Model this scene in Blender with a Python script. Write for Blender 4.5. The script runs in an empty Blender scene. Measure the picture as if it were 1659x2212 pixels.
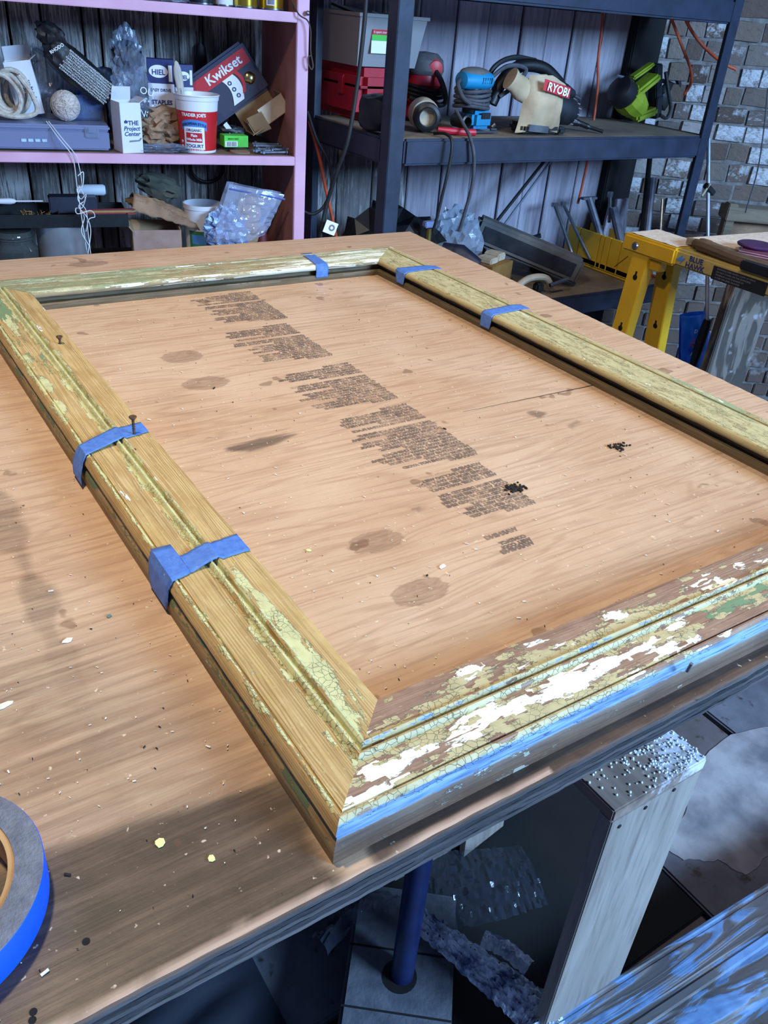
import bpy, bmesh, math, random
from mathutils import Vector, Matrix, Euler, noise
random.seed(7)
D = bpy.data
SC = bpy.context.scene
COL = SC.collection
PI = math.pi

# ---------------------------------------------------------------- camera
IW, IH = 1659.0, 2212.0
FPX = 1804.33
RM = Matrix(((0.83717316, 0.23015731, -0.49615392), (-0.54176386, 0.47344195, -0.69451036), (0.07505344, 0.85022369, 0.52104381))) 
EYE = Vector((0, 0, 1.36))
cam = D.cameras.new('camera'); cam.sensor_fit = 'HORIZONTAL'; cam.sensor_width = 36; cam.lens = 36 * FPX / IW
cam.clip_start = .02
co = D.objects.new('camera', cam); COL.objects.link(co)
co.matrix_world = Matrix.Translation(EYE) @ RM.to_4x4()
SC.camera = co
# ---------------------------------------------------------------- light
w = D.worlds.new('world'); SC.world = w; w.use_nodes = True
w.node_tree.nodes['Background'].inputs[0].default_value = (.30, .48, 1.0, 1)
w.node_tree.nodes['Background'].inputs[1].default_value = .30
def area(name, loc, aim, size, sizey, power, color, spread=180):
    l = D.lights.new(name, 'AREA'); l.shape = 'RECTANGLE'; l.size = size; l.size_y = sizey; l.energy = power; l.color = color
    l.spread = math.radians(spread)
    o = D.objects.new(name, l); COL.objects.link(o); o.location = loc
    o.rotation_euler = (Vector(aim) - Vector(loc)).to_track_quat('-Z', 'Y').to_euler()
    return o
# daylight from the open door / window behind and to the right of the camera
area('window_daylight', (2.3, -2.3, 2.25), (.9, 1.2, .95), 1.5, .9, 340, (.36, .64, 1.0))
# warm shop lamp hung over the left part of the table, its shade keeping the light on the table
l = D.lights.new('shop_lamp', 'SPOT'); l.energy = 76; l.color = (1.0, .87, .58); l.spot_size = math.radians(134); l.spot_blend = .85; l.shadow_soft_size = .05
lo = D.objects.new('shop_lamp', l); COL.objects.link(lo); lo.location = (.0, .80, 2.3)
lo.rotation_euler = (Vector((.30, .80, .9)) - Vector(lo.location)).to_track_quat('-Z', 'Y').to_euler()
l = D.lights.new('back_shop_lamp', 'SPOT'); l.energy = 30; l.color = (1.0, .82, .55); l.spot_size = math.radians(92); l.spot_blend = .35; l.shadow_soft_size = .06
lo = D.objects.new('back_shop_lamp', l); COL.objects.link(lo); lo.location = (1.45, .95, 2.3)
SC.view_settings.view_transform = 'Standard'; SC.view_settings.look = 'None'
SC.view_settings.exposure = 0.0; SC.view_settings.gamma = 1; SC.view_settings.use_curve_mapping = False

# ---------------------------------------------------------------- coordinates
TH = math.radians(-11.06)                     # the room is turned a little against the table
RU = Vector((math.cos(TH), math.sin(TH), 0)); RV = Vector((-math.sin(TH), math.cos(TH), 0))
def ray(px, py): return RM @ Vector((px - IW / 2, -(py - IH / 2), -FPX))
def G(px, py, z):                             # picture point on a horizontal plane, table frame
    d = ray(px, py); return EYE + d * ((z - EYE.z) / d.z)
def room(u, v, z=0): return RU * u + RV * v + Vector((0, 0, z))
def R(px, py, v):                             # picture point on a vertical plane parallel to the back wall -> room (u, v, z)
    d = ray(px, py); P = EYE + d * (v / d.dot(RV)); return Vector((P.dot(RU), v, P.z))
def Rz(px, py, z):
    P = G(px, py, z); return Vector((P.dot(RU), P.dot(RV), z))
def span(x1, x2, y, v): a = R(x1, y, v); b = R(x2, y, v); return (a.x + b.x) / 2, abs(b.x - a.x)

# ---------------------------------------------------------------- mesh helper
def rotm(rx=0, ry=0, rz=0): return Euler((math.radians(rx), math.radians(ry), math.radians(rz))).to_matrix().to_4x4()
def T(x, y, z): return Matrix.Translation((x, y, z))
class MB:
    def __init__(s, M=None): s.bm = bmesh.new(); s.M = M or Matrix()
    def _v(s, p): return s.bm.verts.new(s.M @ Vector(p))
    def _f(s, vs):
        try: return s.bm.faces.new(vs)
        except ValueError: return None
    def box(s, cx, cy, cz, sx, sy, sz, bev=0, taper=1):
        b2 = bmesh.new(); bmesh.ops.create_cube(b2, size=1)
        for v in b2.verts:
            t = taper if v.co.z > 0 else 1
            v.co = Vector((v.co.x * sx * t, v.co.y * sy * t, v.co.z * sz))
        if bev: bmesh.ops.bevel(b2, geom=b2.edges[:], offset=bev, segments=2, affect='EDGES')
        s._merge(b2, T(cx, cy, cz)); return s
    def _merge(s, b2, m):
        m = s.M @ m; mp = {}
        for v in b2.verts: mp[v] = s.bm.verts.new(m @ v.co)
        for f in b2.faces: s._f([mp[v] for v in f.verts])
        b2.free()
    def grid(s, pts, closed=False):
        vs = [[s._v(p) for p in r] for r in pts]
        for i in range(len(vs) - 1):
            n = len(vs[i])
            for j in range(n if closed else n - 1):
                s._f([vs[i][j], vs[i][(j + 1) % n], vs[i + 1][(j + 1) % n], vs[i + 1][j]])
        return vs
    def lathe(s, prof, seg=24, cap=True, sx=1, sy=1):
        rows = [[(r * sx * math.cos(2 * PI * k / seg), r * sy * math.sin(2 * PI * k / seg), z) for k in range(seg)] for r, z in prof]
        vs = s.grid(rows, True)
        if cap:
            if prof[0][0] > 1e-6: s._f(list(reversed(vs[0])))
            if prof[-1][0] > 1e-6: s._f(vs[-1])
        return s
    def tube(s, pts, r, seg=8, cap=True):
        pts = [Vector(p) for p in pts]; n = len(pts)
        rr = r if isinstance(r, (list, tuple)) else [r] * n
        up = Vector((0, 0, 1)); rows = []; prev = None
        for i, p in enumerate(pts):
            t = (pts[min(i + 1, n - 1)] - pts[max(i - 1, 0)]).normalized()
            if prev is None:
                a = up if abs(t.dot(up)) < .9 else Vector((1, 0, 0)); x = t.cross(a).normalized()
            else:
                x = prev - t * prev.dot(t)
                x = x.normalized() if x.length > 1e-6 else t.orthogonal().normalized()
            prev = x; y = t.cross(x)
            rows.append([p + (x * math.cos(2 * PI * k / seg) + y * math.sin(2 * PI * k / seg)) * rr[i] for k in range(seg)])
        vs = s.grid(rows, True)
        if cap: s._f(list(reversed(vs[0]))); s._f(vs[-1])
        return s
    def prism(s, poly, z0, z1):
        a = [s._v((x, y, z0)) for x, y in poly]; b = [s._v((x, y, z1)) for x, y in poly]; n = len(poly)
        s._f(list(reversed(a))); s._f(b)
        for i in range(n): s._f([a[i], a[(i + 1) % n], b[(i + 1) % n], b[i]])
        return s
    def blob(s, c, rad, amp=0, freq=6, sub=3, seed=0, ridge=False, boxy=0):
        b2 = bmesh.new(); bmesh.ops.create_icosphere(b2, subdivisions=sub, radius=1)
        for v in b2.verts:
            d = v.co.normalized()
            if boxy:
                m = max(abs(d.x), abs(d.y), abs(d.z)); d = d.lerp(d / m, boxy)
            nz = noise.noise(d * freq * .3 + Vector((seed * 7.3, seed, 0))) + .5 * noise.noise(d * freq * .8 + Vector((seed, 0, seed * 3.1)))
            if ridge: nz = 1 - 2.2 * abs(nz) - .5 * abs(noise.noise(d * freq * 1.9 + Vector((0, seed, 5))))
            d = d * (1 + amp * nz)
            v.co = Vector((d.x * rad[0], d.y * rad[1], d.z * rad[2]))
        s._merge(b2, T(*c)); return s
    def sheet(s, fn, nu=24, nv=24):
        s.grid([[fn(i / nu, j / nv) for j in range(nv + 1)] for i in range(nu + 1)]); return s
    def build(s, name, mat, parent=None, smooth=35, solid=0, **kw):
        bmesh.ops.recalc_face_normals(s.bm, faces=s.bm.faces[:])
        me = D.meshes.new(name); s.bm.to_mesh(me); s.bm.free()
        if smooth:
            me.polygons.foreach_set('use_smooth', [True] * len(me.polygons)); me.set_sharp_from_angle(angle=math.radians(smooth))
        o = D.objects.new(name, me); COL.objects.link(o)
        if mat: me.materials.append(mat)
        if parent: o.parent = parent
        if solid:
            m = o.modifiers.new('thick', 'SOLIDIFY'); m.thickness = solid; m.offset = 0
        for k, v in kw.items(): o[k] = v
        return o
def cat(pts, n=8):                            # smooth line through points
    P = [Vector(p) for p in pts]; P = [2 * P[0] - P[1]] + P + [2 * P[-1] - P[-2]]; out = []
    for i in range(1, len(P) - 2):
        a, b, c, d = P[i - 1:i + 3]
        for k in range(n):
            t = k / n
            out.append(.5 * ((2 * b) + (c - a) * t + (2 * a - 5 * b + 4 * c - d) * t * t + (3 * b - a - 3 * c + d) * t ** 3))
    return out + [P[-2]]
def thing(name, label, cat_, loc, rz=None, group=None, rot=None):
    o = D.objects.new(name, None); COL.objects.link(o); o.empty_display_size = .02
    o.location = loc
    o.rotation_euler = rot if rot else (0, 0, TH if rz is None else rz)
    o['label'] = label; o['category'] = cat_
    if group: o['group'] = group
    return o
def rt(name, label, cat_, u, v, z, rz=0, group=None): return thing(name, label, cat_, room(u, v, z), TH + math.radians(rz), group)
def tag(o, label, cat_, group=None):
    o['label'] = label; o['category'] = cat_
    if group: o['group'] = group
    return o
def text(parent, s, size, mat, loc, rot=(90, 0, 0), bold=0, ext=.0002, sx=1, name='lettering', align='CENTER', mirror=False, shear=0):
    c = D.curves.new('t', 'FONT'); c.body = s; c.size = size; c.extrude = ext; c.offset = bold; c.align_x = align; c.resolution_u = 2; c.shear = shear
    o = D.objects.new('t', c); COL.objects.link(o)
    dg = bpy.context.evaluated_depsgraph_get(); me = D.meshes.new_from_object(o.evaluated_get(dg))
    D.objects.remove(o); D.curves.remove(c)
    me.transform(Matrix.Diagonal((-sx if mirror else sx, 1, 1, 1)))
    me.materials.clear(); me.materials.append(mat); me.name = name
    o = D.objects.new(name, me); COL.objects.link(o)
    if parent: o.parent = parent
    o.location = loc; o.rotation_euler = tuple(math.radians(a) for a in rot)
    return o
# ---------------------------------------------------------------- materials
def srgb(r, g, b): return tuple((c / 255 / 12.92 if c / 255 <= .04045 else ((c / 255 + .055) / 1.055) ** 2.4) for c in (r, g, b)) + (1,)
class NT:
    def __init__(s, name):
        s.m = D.materials.new(name); s.m.use_nodes = True; s.t = s.m.node_tree
        s.b = s.t.nodes['Principled BSDF']
    def n(s, typ, **kw):
        nd = s.t.nodes.new(typ)
        for k, v in kw.items():
            if k in ('ins',):
                for a, b in v.items(): s.set(nd, a, b)
            else: setattr(nd, k, v)
        return nd
    def set(s, nd, a, b):
        i = nd.inputs[a]
        if isinstance(b, bpy.types.NodeSocket): s.t.links.new(b, i)
        else: i.default_value = b
    def coord(s, kind='Object'): return s.n('ShaderNodeTexCoord').outputs[kind]
    def attr(s, nm, out='Fac'): return s.n('ShaderNodeAttribute', attribute_name=nm).outputs[out]
    def mapping(s, vec, scale=(1, 1, 1), loc=(0, 0, 0), rot=(0, 0, 0)):
        return s.n('ShaderNodeMapping', ins={'Vector': vec, 'Scale': scale, 'Location': loc, 'Rotation': rot}).outputs[0]
    def noise(s, vec, scale, detail=4, rough=.55, dist=0): return s.n('ShaderNodeTexNoise', ins={'Vector': vec, 'Scale': scale, 'Detail': detail, 'Roughness': rough, 'Distortion': dist}).outputs[0]
    def math(s, op, a, b=0.0, c=0.0, clamp=False):
        nd = s.n('ShaderNodeMath', operation=op, use_clamp=clamp); s.set(nd, 0, a); s.set(nd, 1, b); s.set(nd, 2, c); return nd.outputs[0]
    def step(s, x, lo, hi, a=0.0, b=1.0): return s.n('ShaderNodeMapRange', ins={0: x, 1: lo, 2: hi, 3: a, 4: b}).outputs[0]
    def mix(s, f, a, b, bt='MIX'):
        nd = s.n('ShaderNodeMix', data_type='RGBA', blend_type=bt); s.set(nd, 0, f); s.set(nd, 6, a); s.set(nd, 7, b); return nd.outputs[2]
    def ramp(s, x, stops):
        nd = s.n('ShaderNodeValToRGB'); s.set(nd, 0, x); e = nd.color_ramp.elements
        while len(e) < len(stops): e.new(.5)
        for el, (p, c) in zip(e, stops): el.position = p; el.color = c
        return nd.outputs[0]
    def bump(s, h, strength=.3, dist=.002, normal=None):
        nd = s.n('ShaderNodeBump', ins={'Height': h, 'Strength': strength, 'Distance': dist})
        if normal: s.set(nd, 'Normal', normal)
        return nd.outputs[0]
    def out(s, color=None, rough=None, normal=None, metal=None, **kw):
        for k, v in (('Base Color', color), ('Roughness', rough), ('Normal', normal), ('Metallic', metal)):
            if v is not None: s.set(s.b, k, v)
        for k, v in kw.items(): s.set(s.b, k.replace('_', ' '), v)
        return s.m
def plain(name, c, c2=None, rough=.6, metal=0, scale=18, bump=.1, alpha=None, **kw):
    t = NT(name); v = t.coord(); nz = t.noise(v, scale, 5)
    c2 = c2 or tuple(x * .6 for x in c[:3]) + (1,)
    col = t.mix(t.step(nz, .35, .7), c, c2)
    t.out(col, rough, t.bump(t.noise(v, scale * 4, 4), bump, .002), metal, **kw)
    if alpha is not None: t.b.inputs['Alpha'].default_value = alpha
    return t.m
def ink(name, c, rough=.6): t = NT(name); return t.out(c, rough)
def woodmat(name, c1, c2, axis='x', scale=1, rough=.6, dark=None, bump=.25, worn=None, wornamt=.5, rnd=True):
    t = NT(name); v = t.coord()
    oi = t.n('ShaderNodeObjectInfo').outputs['Random']
    off = t.n('ShaderNodeCombineXYZ', ins={0: t.math('MULTIPLY', oi, 13.7), 1: t.math('MULTIPLY', oi, 7.1), 2: t.math('MULTIPLY', oi, 3.3)}).outputs[0]
    v = t.n('ShaderNodeVectorMath', operation='ADD', ins={0: v, 1: off}).outputs[0]
    k = {'x': (1.2, 14, 14), 'y': (14, 1.2, 14), 'z': (14, 14, 1.2)}[axis]
    k = tuple(a * scale for a in k)
    m = t.mapping(v, k); g = t.noise(m, 1.0, 6, .6, 1.2)
    fine = t.noise(t.mapping(v, tuple(a * 7 for a in k)), 1.0, 3)
    col = t.mix(t.step(g, .32, .68), c1, c2)
    col = t.mix(t.math('MULTIPLY', t.step(fine, .5, .75), .45), col, dark or tuple(a * .4 for a in c2[:3]) + (1,))
    if worn:
        wn = t.math('ADD', t.noise(v, 9 * scale, 5), t.math('MULTIPLY', fine, .35))
        col = t.mix(t.math('MULTIPLY', t.step(wn, .62, .78), wornamt), col, worn)
    if rnd: 
        col = t.n('ShaderNodeHueSaturation', ins={'Value': t.step(oi, 0, 1, .75, 1.2), 'Color': col}).outputs[0]
    t.out(col, rough, t.bump(t.math('ADD', g, t.math('MULTIPLY', fine, .5)), bump, .003))
    return t.m
def clear(name, c, alpha=.35, rough=.12, bump=.0, scale=30):
    t = NT(name); v = t.coord(); nrm = t.bump(t.noise(v, scale, 4), bump, .004) if bump else None
    t.out(c, rough, nrm); t.b.inputs['Alpha'].default_value = alpha; t.b.inputs['Specular IOR Level'].default_value = .8
    return t.m
# ================================================================ SETTING
def struct(o): o['kind'] = 'structure'; return o
M_void = plain('dark_backing', (.004, .004, .005, 1), rough=.9)
def oldboard():
    t = NT('old_flaking_board'); v = t.coord(); oi = t.n('ShaderNodeObjectInfo').outputs['Random']
    off = t.n('ShaderNodeCombineXYZ', ins={0: t.math('MULTIPLY', oi, 13.7), 1: 0.0, 2: t.math('MULTIPLY', oi, 9.3)}).outputs[0]
    v = t.n('ShaderNodeVectorMath', operation='ADD', ins={0: v, 1: off}).outputs[0]
    g = t.noise(t.mapping(v, (40, 40, 2.2)), 1, 5, .6, .8); f = t.noise(t.mapping(v, (190, 190, 11)), 1, 4, .7); big = t.noise(t.mapping(v, (9, 9, 3.5)), 1, 4, .6)
    col = t.mix(t.step(g, .35, .65), srgb(132, 126, 126), srgb(84, 80, 82)); col = t.mix(t.step(f, .58, .72), col, srgb(40, 38, 42))
    k = t.math('ADD', t.math('MULTIPLY', f, .62), t.math('ADD', t.math('MULTIPLY', big, .55), t.math('MULTIPLY', oi, .07)))
    col = t.mix(t.step(k, .60, .67, 0, .85), col, srgb(206, 202, 204))
    return t.out(col, .85, t.bump(t.math('ADD', g, t.step(k, .62, .69)), .6, .003))
M_board_old = oldboard()
M_board_gray = woodmat('lavender_gray_board', srgb(176, 168, 180), srgb(138, 130, 146), 'z', 1, .8, srgb(84, 78, 90), .4)
WV = 2.74
def flat_empty(name, loc=(0, 0, 0), rz=TH):
    o = D.objects.new(name, None); COL.objects.link(o); o.location = loc; o.rotation_euler = (0, 0, rz); return o
wb = MB(); wb.box(.8, WV + .05, 1.05, 3.2, .02, 2.3)
wall = struct(wb.build('wall_back', M_void)); wall.rotation_euler = (0, 0, TH)
seams = [-420, -330, -240, -150, -60, 20, 90, 178, 216, 332, 384, 436, 490, 540, 605, 668, 740, 823, 905, 984, 1052, 1124, 1180, 1235, 1300, 1372]
us = [R(x, 60, WV).x for x in seams]
for i in range(len(us) - 1):
    a, b = us[i], us[i + 1]; wd = b - a
    m = MB(); m.box(0, 0, 1.05, wd - .005, .018, 2.1, .0022)
    for k in range(3):                        # uneven edge, slight cup
        for v in m.bm.verts: v.co.x += .0012 * noise.noise(Vector((i, v.co.z * 3, v.co.x * 9)))
    o = m.build('board', M_board_old if seams[i] < 860 else M_board_gray, wall)
    o.location = ((a + b) / 2, WV + random.uniform(-.003, .003), 0)
M_post = woodmat('dark_corner_post', srgb(26, 24, 27), srgb(14, 13, 15), 'z', 1, .9)
tr = MB(); tr.box(0, 0, 1.05, .12, .06, 2.1, .004)
tr = struct(tr.build('trim_1', M_post)); tr.location = room(R(1372, 60, WV).x + .03, WV - .02, 0); tr.rotation_euler = (0, 0, TH)

# brick wall, running toward the viewer on the right
t = NT('painted_brick'); v = t.coord(); oi = t.n('ShaderNodeObjectInfo').outputs['Random']
base = t.ramp(oi, [(0, srgb(84, 66, 58)), (.3, srgb(126, 106, 96)), (.6, srgb(108, 96, 92)), (.8, srgb(146, 130, 120)), (1, srgb(168, 160, 160))])
wv = t.math('ADD', t.noise(v, 1.6, 6, .75), t.math('MULTIPLY', t.math('SINE', t.math('MULTIPLY', oi, 91)), .17))
col = t.mix(t.step(wv, .54, .68, 0, .9), base, srgb(214, 212, 218))
col = t.mix(t.step(t.noise(v, 3.4, 5, .7), .55, .70, 0, .6), col, srgb(60, 52, 50))
M_brick = t.out(col, .9, t.bump(t.noise(v, 2.5, 6, .75), .8, .012))
M_mortar = plain('mortar', srgb(140, 132, 130), srgb(92, 86, 86), .95, scale=30, bump=.6)
BW = TH + math.radians(-24)
bo = R(1375, 200, WV + .06); borg = room(bo.x, WV + .06, 0)
mb = MB(); mb.box(.9, .024, 1.05, 1.9, .05, 2.1)
for vv in mb.bm.verts: pass
bw = struct(mb.build('wall_right', M_mortar)); bw.location = borg; bw.rotation_euler = (0, 0, BW)
bvar = []
for k in range(7):
    m = MB(); b2 = bmesh.new(); bmesh.ops.create_cube(b2, size=1); bmesh.ops.subdivide_edges(b2, edges=b2.edges[:], cuts=1, use_grid_fill=True)
    for vv in b2.verts:
        d = vv.co.copy(); vv.co += Vector([.10 * noise.noise(d * 2 + Vector((k * 5 + j * 11, 0, 0))) for j in range(3)])
        if sum(abs(c) > .45 for c in d) >= 2: vv.co.x *= .93; vv.co.z *= .90; vv.co.y *= .8
    m._merge(b2, Matrix()); o = m.build('brick', M_brick, smooth=60); bvar.append(o.data); D.objects.remove(o)
z = .02; rest = MB(); nb = 0
while z < 1.95:
    hgt = random.uniform(.054, .070); x = -.05 + random.uniform(0, .05)
    while x < 1.75:
        wd = random.choice([.065, .08, .09, .11, .14]) * random.uniform(.9, 1.1)
        pos = (x + wd / 2, random.uniform(-.006, .004) + .012, z + hgt / 2 + random.uniform(-.003, .003))
        if .35 < z < 1.66 and x < .78 and nb < 300:
            o = D.objects.new('brick', random.choice(bvar)); COL.objects.link(o); o.parent = bw; o.location = pos
            o.scale = (wd - .003, .05, hgt - .001); o.rotation_euler = (0, random.uniform(-.05, .05), random.uniform(-.04, .04)); nb += 1
        else: rest.box(*pos, wd - .009, .045, hgt - .008, .003)
        x += wd
    z += hgt + .004
rb = rest.build('brick', M_brick, bw); rb['kind'] = 'stuff'

# floor of stone slabs
t = NT('stone_slab'); v = t.coord()
oi = t.n('ShaderNodeObjectInfo').outputs['Random']
col = t.mix(t.step(t.noise(v, 5, 6, .65), .35, .65), srgb(122, 124, 136), srgb(84, 86, 98))
col = t.mix(t.step(t.noise(v, 28, 4), .6, .7), col, srgb(48, 44, 42))
col = t.mix(t.step(oi, .2, .9, 0, .65), col, srgb(92, 66, 44))
M_slab = t.out(col, .62, t.bump(t.noise(v, 14, 6), .4, .006))
fb = MB(); fb.box(.8, 1.2, -.03, 5.2, 5.6, .04)
fl = struct(fb.build('floor', plain('floor_joint', srgb(24, 24, 30), rough=.9)))
X0 = 1.484
for i in range(-7, 4):
    for j in range(-3, 7):
        wx, wy = .42, .47
        m = MB(); m.box(0, 0, -.005, wx - .014, wy - .014, .02, .004)
        for vv in m.bm.verts: vv.co.z += .002 * noise.noise(vv.co * 5 + Vector((i, j, 0)))
        o = m.build('tile', M_slab, fl); o.location = (X0 + (i + .5) * wx, .10 + (j + .5) * wy, 0)
M_sp = plain('pale_plaster', srgb(168, 162, 164), srgb(104, 102, 110), .9, scale=11, bump=.5)
pts = [(1480, 1760), (1440, 1830), (1500, 1860), (1560, 1862), (1610, 1890), (1659, 1850), (1740, 1800), (1760, 1640), (1690, 1570), (1560, 1600), (1500, 1680)]
poly = []
for p in cat([(a, b, 0) for a, b in pts + pts[:1]], 6)[:-1]:
    g = G(p.x + 5 * noise.noise(p * .1), p.y + 8 * noise.noise(p * .07), .006); poly.append((g.x, g.y))
m = MB(); m.prism(poly, .0052, .0068); tag(m.build('plaster_patch', M_sp), 'pale ragged-edged patch of spilled plaster on the floor slabs', 'spill')

# ================================================================ WORK TABLE
ZT = .913
KN = [(.395, 1.072, .027, .020), (.389, .972, .029, .019), (.389, .553, .027, .016), (.381, .467, .027, .016), (.406, 1.556, .034, .016)]
def smooth(x, a, b): t_ = max(0, min(1, (x - a) / (b - a))); return t_ * t_ * (3 - 2 * t_)
def inpoly(x, y, P):
    c = False; n = len(P)
    for i in range(n):
        x1, y1 = P[i]; x2, y2 = P[(i + 1) % n]
        if (y1 > y) != (y2 > y) and x < (x2 - x1) * (y - y1) / (y2 - y1) + x1: c = not c
    return c
def dpoly(x, y, P):
    best = 9; n = len(P)
    for i in range(n):
        x1, y1 = P[i]; x2, y2 = P[(i + 1) % n]; dx, dy = x2 - x1, y2 - y1
        k = max(0, min(1, ((x - x1) * dx + (y - y1) * dy) / (dx * dx + dy * dy + 1e-12)))
        best = min(best, math.hypot(x - x1 - k * dx, y - y1 - k * dy))
    return -best if inpoly(x, y, P) else best
def PX(l, z=ZT): return [tuple(G(a, b, z)[:2]) for a, b in l]
ST = [(PX([(-400, 1900), (0, 1868), (82, 1832), (309, 1758), (480, 1705), (650, 1670), (745, 1890), (800, 1990), (200, 2400), (-400, 2600)]), .97, .012),
      (PX([(-300, 1000), (0, 1055), (35, 1085), (110, 1290), (215, 1500), (305, 1750), (225, 1765), (150, 1560), (80, 1400), (20, 1200), (-300, 1150)]), .40, .005),
      (PX([(498, 968), (560, 946), (640, 938), (600, 956), (540, 972)]), .75, .004), (PX([(880, 1100), (905, 1092), (930, 1098), (905, 1110)]), .6, .003),
      (PX([(1150, 892), (1175, 893), (1165, 902)]), .6, .003), (PX([(1212, 918), (1245, 903), (1262, 912), (1235, 926)]), .6, .003), (PX([(1640, 1100), (1400, 1185), (1100, 1310), (830, 1480), (1300, 1290), (1659, 1160)]), .16, .03),  # last band: shade inside the near rail, painted through the stain mask
      ([(.16, .10), (.20, .285), (1.2, .285), (1.2, .1)], .99, .005),
      (PX([(-300, 1300), (200, 1390), (420, 1500), (660, 1700), (740, 1900), (300, 2000), (-300, 2000)]), .36, .05),
      (PX([(60, 1420), (230, 1390), (290, 1520), (240, 1640), (90, 1600)]), .28, .02)]
def edge_r(y): return 1.068 + (y - .25) * .0598
def edge_f(x): return 1.604 + (1.149 - x) * .021
YN = .2515
def en(x): return .0006 * noise.noise(Vector((x * 60, 0, 0))) + .0022 * max(0, noise.noise(Vector((x * 9, 4, 0))))
t = NT('plywood_face'); v = t.coord()
sep = t.n('ShaderNodeSeparateXYZ', ins={0: v}); X, Y = sep.outputs[0], sep.outputs[1]
kn = None; halo = None
for (x, y, rx, ry) in KN:
    dd = t.n('ShaderNodeVectorMath', operation='MULTIPLY', ins={0: t.n('ShaderNodeVectorMath', operation='SUBTRACT', ins={0: v, 1: (x, y, ZT)}).outputs[0], 1: (1 / rx, 1 / ry, 0)}).outputs[0]
    ln = t.n('ShaderNodeVectorMath', operation='LENGTH', ins={0: dd}).outputs['Value']
    kn = ln if kn is None else t.math('MINIMUM', kn, ln)
halo = t.math('DIVIDE', 1.0, t.math('ADD', t.math('MULTIPLY', kn, kn), .35))
vd = t.n('ShaderNodeCombineXYZ', ins={0: X, 1: t.math('ADD', Y, t.math('MULTIPLY', halo, .011)), 2: 0.0}).outputs[0]
g1 = t.noise(t.mapping(vd, (1.6, 17, 1)), 1, 3, .5, .6)
rings = t.math('SINE', t.math('MULTIPLY', g1, 75))
g2 = t.noise(t.mapping(vd, (7, 190, 1)), 1, 4, .6)
g3 = t.noise(t.mapping(vd, (22, 700, 1)), 1, 3)
blot = t.noise(v, 4.5, 5, .6); fine = t.noise(v, 60, 5, .7)
col = t.mix(t.step(blot, .35, .68), srgb(208, 174, 144), srgb(190, 150, 118))
col = t.mix(t.math('MULTIPLY', t.step(rings, .2, 1), .26), col, srgb(150, 104, 76))
col = t.mix(t.math('MULTIPLY', t.step(g2, .5, .72), .36), col, srgb(126, 86, 62))
col = t.mix(t.math('MULTIPLY', t.step(g3, .58, .8), .28), col, srgb(110, 78, 58))
col = t.mix(t.step(fine, .62, .8, 0, .4), col, srgb(228, 196, 164))
kr = t.math('ADD', kn, t.math('MULTIPLY', t.math('SUBTRACT', t.noise(t.mapping(v, (60, 160, 1)), 1, 4, .7), .5), .7))
col = t.mix(t.step(kr, 1.15, .85, 0, .55), col, t.mix(t.step(t.noise(t.mapping(v, (40, 300, 1)), 1, 3), .4, .6), srgb(150, 112, 86), srgb(112, 80, 62)))
kn = kr
col = t.mix(t.math('MULTIPLY', t.step(t.math('ABSOLUTE', t.math('SUBTRACT', kn, 1.02)), .14, .0), .3), col, srgb(96, 66, 48))
st = t.math('ADD', t.attr('stain_shade'), t.math('MULTIPLY', t.math('SUBTRACT', t.noise(t.mapping(v, (6, 95, 1)), 1, 6, .75), .5), t.math('MULTIPLY', t.math('MULTIPLY', t.attr('stain_shade'), 4.5), t.math('SUBTRACT', 1.12, t.attr('stain_shade')))), clamp=True)
dark = t.mix(t.step(t.noise(v, 12, 6, .7), .3, .7), srgb(88, 68, 56), srgb(58, 45, 37))
col = t.mix(st, col, dark)
# spatter and small stains
spt = t.step(t.noise(v, 26, 2, .4), .715, .735, 0, .5)
col = t.mix(spt, col, srgb(100, 64, 44))
col = t.mix(t.step(t.noise(t.mapping(v, (1, 1, 1), (5, 3, 0)), 170, 2), .70, .76, 0, .6), col, srgb(236, 214, 186))
col = t.mix(t.attr('edge'), col, t.mix(t.step(g2, .3, .7), srgb(214, 182, 160), srgb(160, 126, 108)))
rgh = t.step(blot, .3, .7, .42, .6)
M_ply = t.out(col, rgh, t.bump(t.math('ADD', t.math('MULTIPLY', g2, .7), t.math('MULTIPLY', fine, .5)), .3, .0015))
M_ply.node_tree.nodes['Principled BSDF'].inputs['Specular IOR Level'].default_value = .35
M_edge1 = woodmat('plywood_edge_dark', srgb(70, 66, 72), srgb(30, 29, 34), 'x', 3, .9, srgb(10, 10, 12), .9)
M_edge2 = woodmat('plywood_edge_light', srgb(112, 104, 104), srgb(62, 58, 62), 'x', 3, .9, srgb(22, 22, 26), .9)
tab = thing('plywood_table_top', 'large worn plywood sheet serving as a work table top, stained dark along its near edge', 'table top', (0, 0, 0), 0)
m = MB(); NX, NY = 300, 330; rows = []
xs = [-1.0, -.7, -.4, -.2] + [-.06 + i * .004 for i in range(300)]
xmax = xs[-1]
for j in range(NY + 1):
    b = j / NY; row = []
    for x in xs:
        fx = x if x < 0 else x / xmax * edge_r(YN + b * 1.355)
        y = YN + en(fx) + b * (edge_f(fx) - YN - en(fx)); 
        if x == xmax: fx += .0016 * noise.noise(Vector((y * 60, 7, 0)))
        row.append((fx, y, ZT + (-.0012 if j == 0 else 0)))
    rows.append(row)
m.grid(rows)
o = m.build('face_veneer', M_ply, tab, smooth=60)
me = o.data; sa = me.attributes.new('stain_shade', 'FLOAT', 'POINT'); ea = me.attributes.new('edge', 'FLOAT', 'POINT')
sv = []; ev = []
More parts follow.
